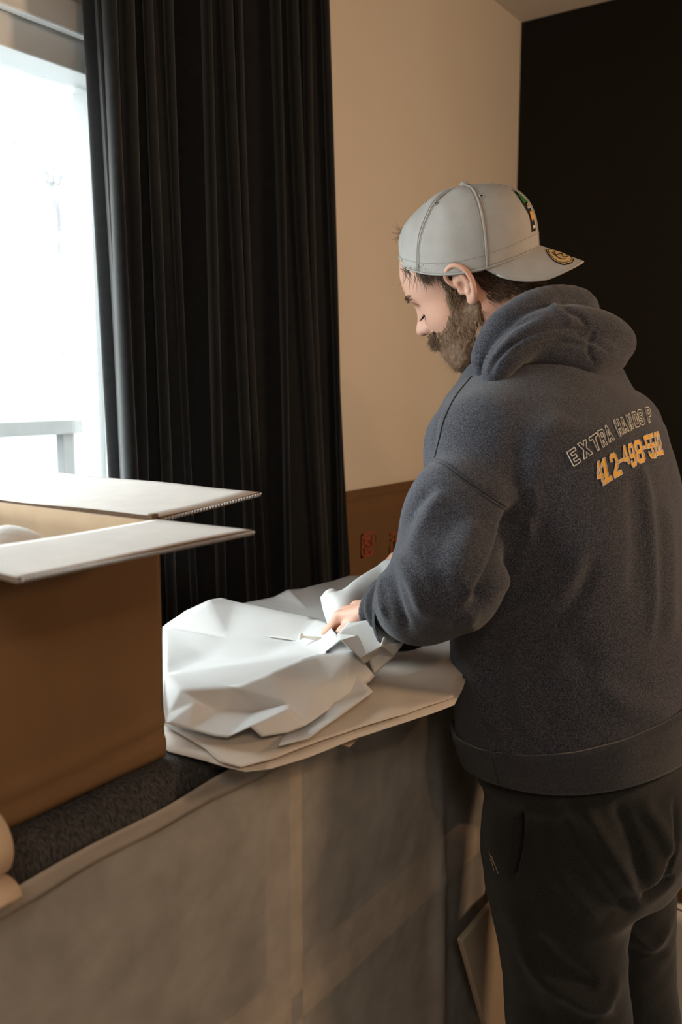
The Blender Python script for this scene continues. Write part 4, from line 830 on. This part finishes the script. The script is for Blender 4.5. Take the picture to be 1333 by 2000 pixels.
# printed lettering
GL = {
 'E': [[(0, 0), (.6, 0), (.6, .2), (.2, .2), (.2, .4), (.5, .4), (.5, .6), (.2, .6), (.2, .8), (.6, .8), (.6, 1), (0, 1)]],
 'X': [[(0, 0), (.22, 0), (.33, .3), (.44, 0), (.66, 0), (.45, .5), (.66, 1), (.44, 1), (.33, .7), (.22, 1), (0, 1), (.21, .5)]],
 'T': [[(.22, 0), (.42, 0), (.42, .8), (.64, .8), (.64, 1), (0, 1), (0, .8), (.22, .8)]],
 'R': [[(0, 0), (.2, 0), (.2, .38), (.3, .38), (.42, 0), (.64, 0), (.5, .42), (.62, .55), (.62, .88), (.5, 1), (0, 1)], [(.2, .56), (.4, .56), (.43, .6), (.43, .78), (.4, .82), (.2, .82)]],
 'A': [[(0, 0), (.2, 0), (.24, .2), (.42, .2), (.46, 0), (.66, 0), (.45, 1), (.21, 1)], [(.28, .38), (.38, .38), (.33, .72)]],
 'H': [[(0, 0), (.2, 0), (.2, .4), (.42, .4), (.42, 0), (.62, 0), (.62, 1), (.42, 1), (.42, .6), (.2, .6), (.2, 1), (0, 1)]],
 'N': [[(0, 0), (.2, 0), (.2, .6), (.42, 0), (.62, 0), (.62, 1), (.42, 1), (.42, .4), (.2, 1), (0, 1)]],
 'D': [[(0, 0), (.45, 0), (.62, .15), (.62, .85), (.45, 1), (0, 1)], [(.2, .18), (.38, .18), (.42, .24), (.42, .76), (.38, .82), (.2, .82)]],
 'S': [[(0, .12), (.12, 0), (.5, 0), (.62, .12), (.62, .45), (.5, .58), (.22, .62), (.2, .66), (.2, .8), (.42, .8), (.42, .7), (.62, .7), (.62, .88), (.5, 1), (.12, 1), (0, .88), (0, .58), (.12, .46), (.4, .4), (.42, .36), (.42, .2), (.2, .2), (.2, .32), (0, .32)]],
 'P': [[(0, 0), (.2, 0), (.2, .38), (.5, .38), (.62, .5), (.62, .88), (.5, 1), (0, 1)], [(.2, .56), (.4, .56), (.42, .6), (.42, .78), (.4, .82), (.2, .82)]],
 '4': [[(.34, 0), (.56, 0), (.56, .2), (.64, .2), (.64, .38), (.56, .38), (.56, 1), (.3, 1), (0, .4), (0, .2), (.34, .2)], [(.18, .38), (.34, .38), (.34, .72)]],
 '1': [[(.05, 0), (.55, 0), (.55, .18), (.41, .18), (.41, 1), (.22, 1), (.05, .84), (.05, .68), (.19, .74), (.19, .18), (.05, .18)]],
 '2': [[(0, 0), (.62, 0), (.62, .2), (.3, .2), (.62, .5), (.62, .88), (.5, 1), (.12, 1), (0, .88), (0, .68), (.2, .68), (.2, .8), (.42, .8), (.42, .58), (0, .2)]],
 '-': [[(.05, .4), (.42, .4), (.42, .58), (.05, .58)]],
 '9': [[(.12, 0), (.5, 0), (.62, .12), (.62, .88), (.5, 1), (.12, 1), (0, .88), (0, .5), (.12, .38), (.42, .38), (.42, .2), (.2, .2), (.2, .3), (0, .3), (0, .12)], [(.2, .56), (.42, .56), (.42, .82), (.2, .82)]],
 '8': [[(.12, 0), (.5, 0), (.62, .12), (.62, .42), (.54, .5), (.62, .58), (.62, .88), (.5, 1), (.12, 1), (0, .88), (0, .58), (.08, .5), (0, .42), (0, .12)], [(.2, .18), (.42, .18), (.42, .42), (.2, .42)], [(.2, .58), (.42, .58), (.42, .82), (.2, .82)]],
 '5': [[(0, .12), (.12, 0), (.5, 0), (.62, .12), (.62, .5), (.5, .62), (.2, .62), (.2, .82), (.58, .82), (.58, 1), (0, 1), (0, .44), (.42, .44), (.42, .2), (.2, .2), (.2, .3), (0, .3)]]}
def dens(poly, k=5):
    out = []
    for a, b in zip(poly, poly[1:]+poly[:1]):
        for i in range(k): out.append((a[0]+(b[0]-a[0])*i/k, a[1]+(b[1]-a[1])*i/k))
    return out
def letter(ch, quad, nm, fill=None, line=None, lr=.0006):
    """quad: picture corners bl, br, tr, tl of the glyph box, laid on the fleece"""
    bl, br, tr, tl = [np.array(x, float) for x in quad]; wd = {'-': .45, 'X': .66, 'A': .66}.get(ch, .64)
    def mp(x, y): x = x/wd; return (bl*(1-x)+br*x)*(1-y)+(tl*(1-x)+tr*x)*y
    loops = [dens(l) for l in GL[ch]]; ok = True
    if fill:
        allp = [p for l in loops for p in l]; es = []; k = 0
        for l in loops: es += [(k+i, k+(i+1) % len(l)) for i in range(len(l))]; k += len(l)
        gx = [(x, y) for x in np.arange(.03, .66, .05) for y in np.arange(.03, 1, .06)]
        vo, eo, fo, _, _, _ = geometry.delaunay_2d_cdt([Vector(p) for p in allp+gx], es, [], 0, 1e-6); P3 = [lay(*mp(p.x, p.y), .0013) for p in vo]; F2 = []
        def inside(x, y):
            c = False
            for l in GL[ch]:
                for (x1, y1), (x2, y2) in zip(l, l[1:]+l[:1]):
                    if (y1 > y) != (y2 > y) and x < (x2-x1)*(y-y1)/(y2-y1)+x1: c = not c
            return c
        for f in fo:
            cx = sum(vo[i].x for i in f)/3; cy = sum(vo[i].y for i in f)/3
            if inside(cx, cy) and all(P3[i] is not None for i in f):
                q = [P3[i] for i in f]
                if max(np.linalg.norm(q[0]-q[1]), np.linalg.norm(q[1]-q[2])) < .02: F2.append(list(f))
        used = sorted({i for f in F2 for i in f}); mp_ = {i: k for k, i in enumerate(used)}
        if F2: o = mesh(nm, [P3[i] for i in used], [[mp_[i] for i in f] for f in F2], fill, man); o.parent = hood
    if line:
        bm = bmesh.new()
        for l in loops:
            best = []; c = [lay(*mp(x, y), .0016) for x, y in l+l[:1]]; seg = []
            for x in c:
                if x is None or (seg and np.linalg.norm(x-seg[-1]) > .035):
                    best = max(best, seg, key=len); seg = []
                if x is not None: seg.append(x)
            best = max(best, seg, key=len)
            if len(best) > 1: tube(bm, best, lr, 4)
        o = frombm(nm, bm, line, man); o.parent = hood
def zq(x0, y0, q): return [(1090+x/5.4856, 780+y/5.4856) for x, y in q]
TOP = [('E', [(168, 722), (248, 668), (182, 512), (92, 572)]), ('X', [(275, 645), (372, 582), (298, 432), (205, 482)]), ('T', [(405, 570), (455, 530), (412, 360), (325, 418)]), ('R', [(478, 520), (528, 482), (482, 320), (422, 345)]),
       ('A', [(545, 468), (602, 432), (528, 280), (488, 300)]), ('H', [(655, 402), (702, 372), (640, 215), (590, 235)]), ('A', [(708, 368), (758, 340), (694, 190), (655, 212)]), ('N', [(775, 342), (810, 312), (765, 160), (722, 178)]), ('D', [(828, 310), (885, 290), (835, 138), (785, 148)]), ('S', [(885, 288), (932, 268), (888, 115), (845, 122)]), ('P', [(968, 262), (1010, 245), (975, 90), (928, 96)])]
for ch, q in TOP: letter(ch, zq(0, 0, q), 'printed_letter', None, M['crm'], .0008)
BOT = [('4', [(428, 900), (500, 885), (445, 655), (392, 690)]), ('1', [(470, 935), (600, 850), (530, 610), (448, 655)]), ('2', [(600, 852), (690, 800), (610, 565), (540, 600)]), ('-', [(640, 770), (735, 720), (665, 565), (600, 600)]), ('4', [(715, 715), (775, 690), (720, 490), (668, 515)]), ('9', [(790, 745), (850, 700), (790, 465), (740, 490)]), ('8', [(855, 700), (940, 670), (880, 430), (800, 455)]), ('-', [(905, 620), (975, 590), (935, 420), (880, 440)]), ('5', [(985, 640), (1035, 625), (975, 375), (905, 400)]), ('5', [(1015, 645), (1060, 620), (1015, 362), (965, 380)]), ('8', [(1050, 610), (1085, 600), (1050, 350), (1020, 360)]), ('2', [(1085, 605), (1128, 590), (1070, 345), (1045, 355)])]
for ch, q in BOT: letter(ch, zq(0, 0, q), 'printed_number', M['yel'], M['crm'], .0006)
# ---- sweatpants
hipL, knL, anL = P(1085, 1660, 1.375), P(1110, 1985, 1.375), None
zf = .085; anL = knL+(np.array([knL[0], knL[1], zf])-knL)+np.array([.01, .01, 0]); hipR = P(1205, 1650, 1.47); knR = P(1236, 1985, 1.50); anR = np.array([knR[0]+.01, knR[1], zf])
def trou_f(p):
    d = torso(p, -.016, None, P(1148, 1400, 1.42)[2]); d = np.maximum(d, P(1148, 1700, 1.42)[2]-p[:, 2])
    d = smin(d, ell(p, P(1152, 1600, 1.42), (.158, .145, .13)), .05)
    d = smin(d, line_sd(p, [hipL, knL, anL], [.112, .088, .058], .03), .035); d = smin(d, line_sd(p, [hipR, knR, anR], [.092, .071, .056], .03), .018)
    d = smax(d, (zf-.03)-p[:, 2], .01); return d
lo, hi = bounds([hipL, anL, knL, hipR, anR, knR, P(950, 1500, 1.4), P(1345, 1500, 1.45)], .15); lo[2] = .03
V, Q = sdf_mesh(trou_f, lo, hi, .005); V = relax(V, Q, 4)
V = strokes(V, Q, [([(1085, 1560), (1130, 1650), (1200, 1740), (1240, 1790)], 16, -.010), ([(1130, 1560), (1190, 1660), (1245, 1750)], 16, .010), ([(1060, 1600), (1100, 1720), (1180, 1800)], 20, .006), ([(1200, 1560), (1240, 1660), (1255, 1740)], 16, -.007),
 ([(1020, 1580), (1018, 1620), (1012, 1670), (1003, 1712)], 6, -.016), ([(1028, 1570), (1028, 1640), (1012, 1715)], 4, .006), ([(1250, 1560), (1290, 1620), (1320, 1680)], 14, .007), ([(1315, 1560), (1320, 1630), (1300, 1720), (1255, 1755)], 4, -.006),
 ([(1020, 1850), (1080, 1920), (1150, 1965), (1200, 1960)], 16, .010), ([(1040, 1820), (1100, 1890), (1170, 1930)], 18, -.008), ([(1000, 1760), (1040, 1880), (1100, 1990)], 20, .006), ([(1205, 1900), (1198, 1940), (1170, 1970)], 9, .004),
 ([(1225, 1850), (1270, 1870), (1310, 1855)], 9, -.004), ([(1230, 1820), (1280, 1850), (1312, 1800)], 9, .004), ([(1250, 1755), (1290, 1740), (1318, 1710)], 7, -.008)])
V = V+norms(V, Q)*(.002*vnoise(V, 25, 21)+.001*vnoise(V, 60, 22))[:, None]
tr_o = mesh('sweatpants', V, Q, M['trou'], man, True); tree_ = BVHTree.FromPolygons([tuple(x) for x in V], [tuple(int(i) for i in q) for q in Q])
for pts in ([(956, 1664), (962, 1680), (968, 1690), (974, 1706)], [(957, 1676), (962, 1686), (966, 1700)], [(961, 1672), (966, 1684)]):
    c = [lay(u, v, .0006) for u, v in spline(np.array(pts, float), 20)]; c = [x for x in c if x is not None]
    if len(c) > 2:
        bm = bmesh.new(); tube(bm, c, .0006, 5); o = frombm('stitched_mark', bm, M['tan'], man); o.parent = tr_o
for a in (anL, anR):
    def shoe_f(p, a=a): return np.maximum(smin(cone(p, a*[1, 1, 0]+Z3*.045-FT*.03, a*[1, 1, 0]+Z3*.035+FT*.16, .048, .040), cone(p, a+Z3*.02, a*[1, 1, 0]+Z3*.05, .045, .05), .03), .012-p[:, 2])
    lo, hi = bounds([a*[1, 1, 0]-FT*.1, a+FT*.22], .08); V, Q = sdf_mesh(shoe_f, lo, hi, .006); o = mesh('shoe', relax(V, Q, 3), Q, M['shoe'], man, True)
    def sole_f(p, a=a): return smax(np.minimum(cone(p*[1, 1, 0], a*[1, 1, 0]-FT*.03, a*[1, 1, 0]+FT*.16, .050, .043), 9), np.abs(p[:, 2]-.009)-.009, .003)
    V, Q = sdf_mesh(sole_f, lo, hi, .005); mesh('shoe_sole', V, Q, M['sole'], man, True)
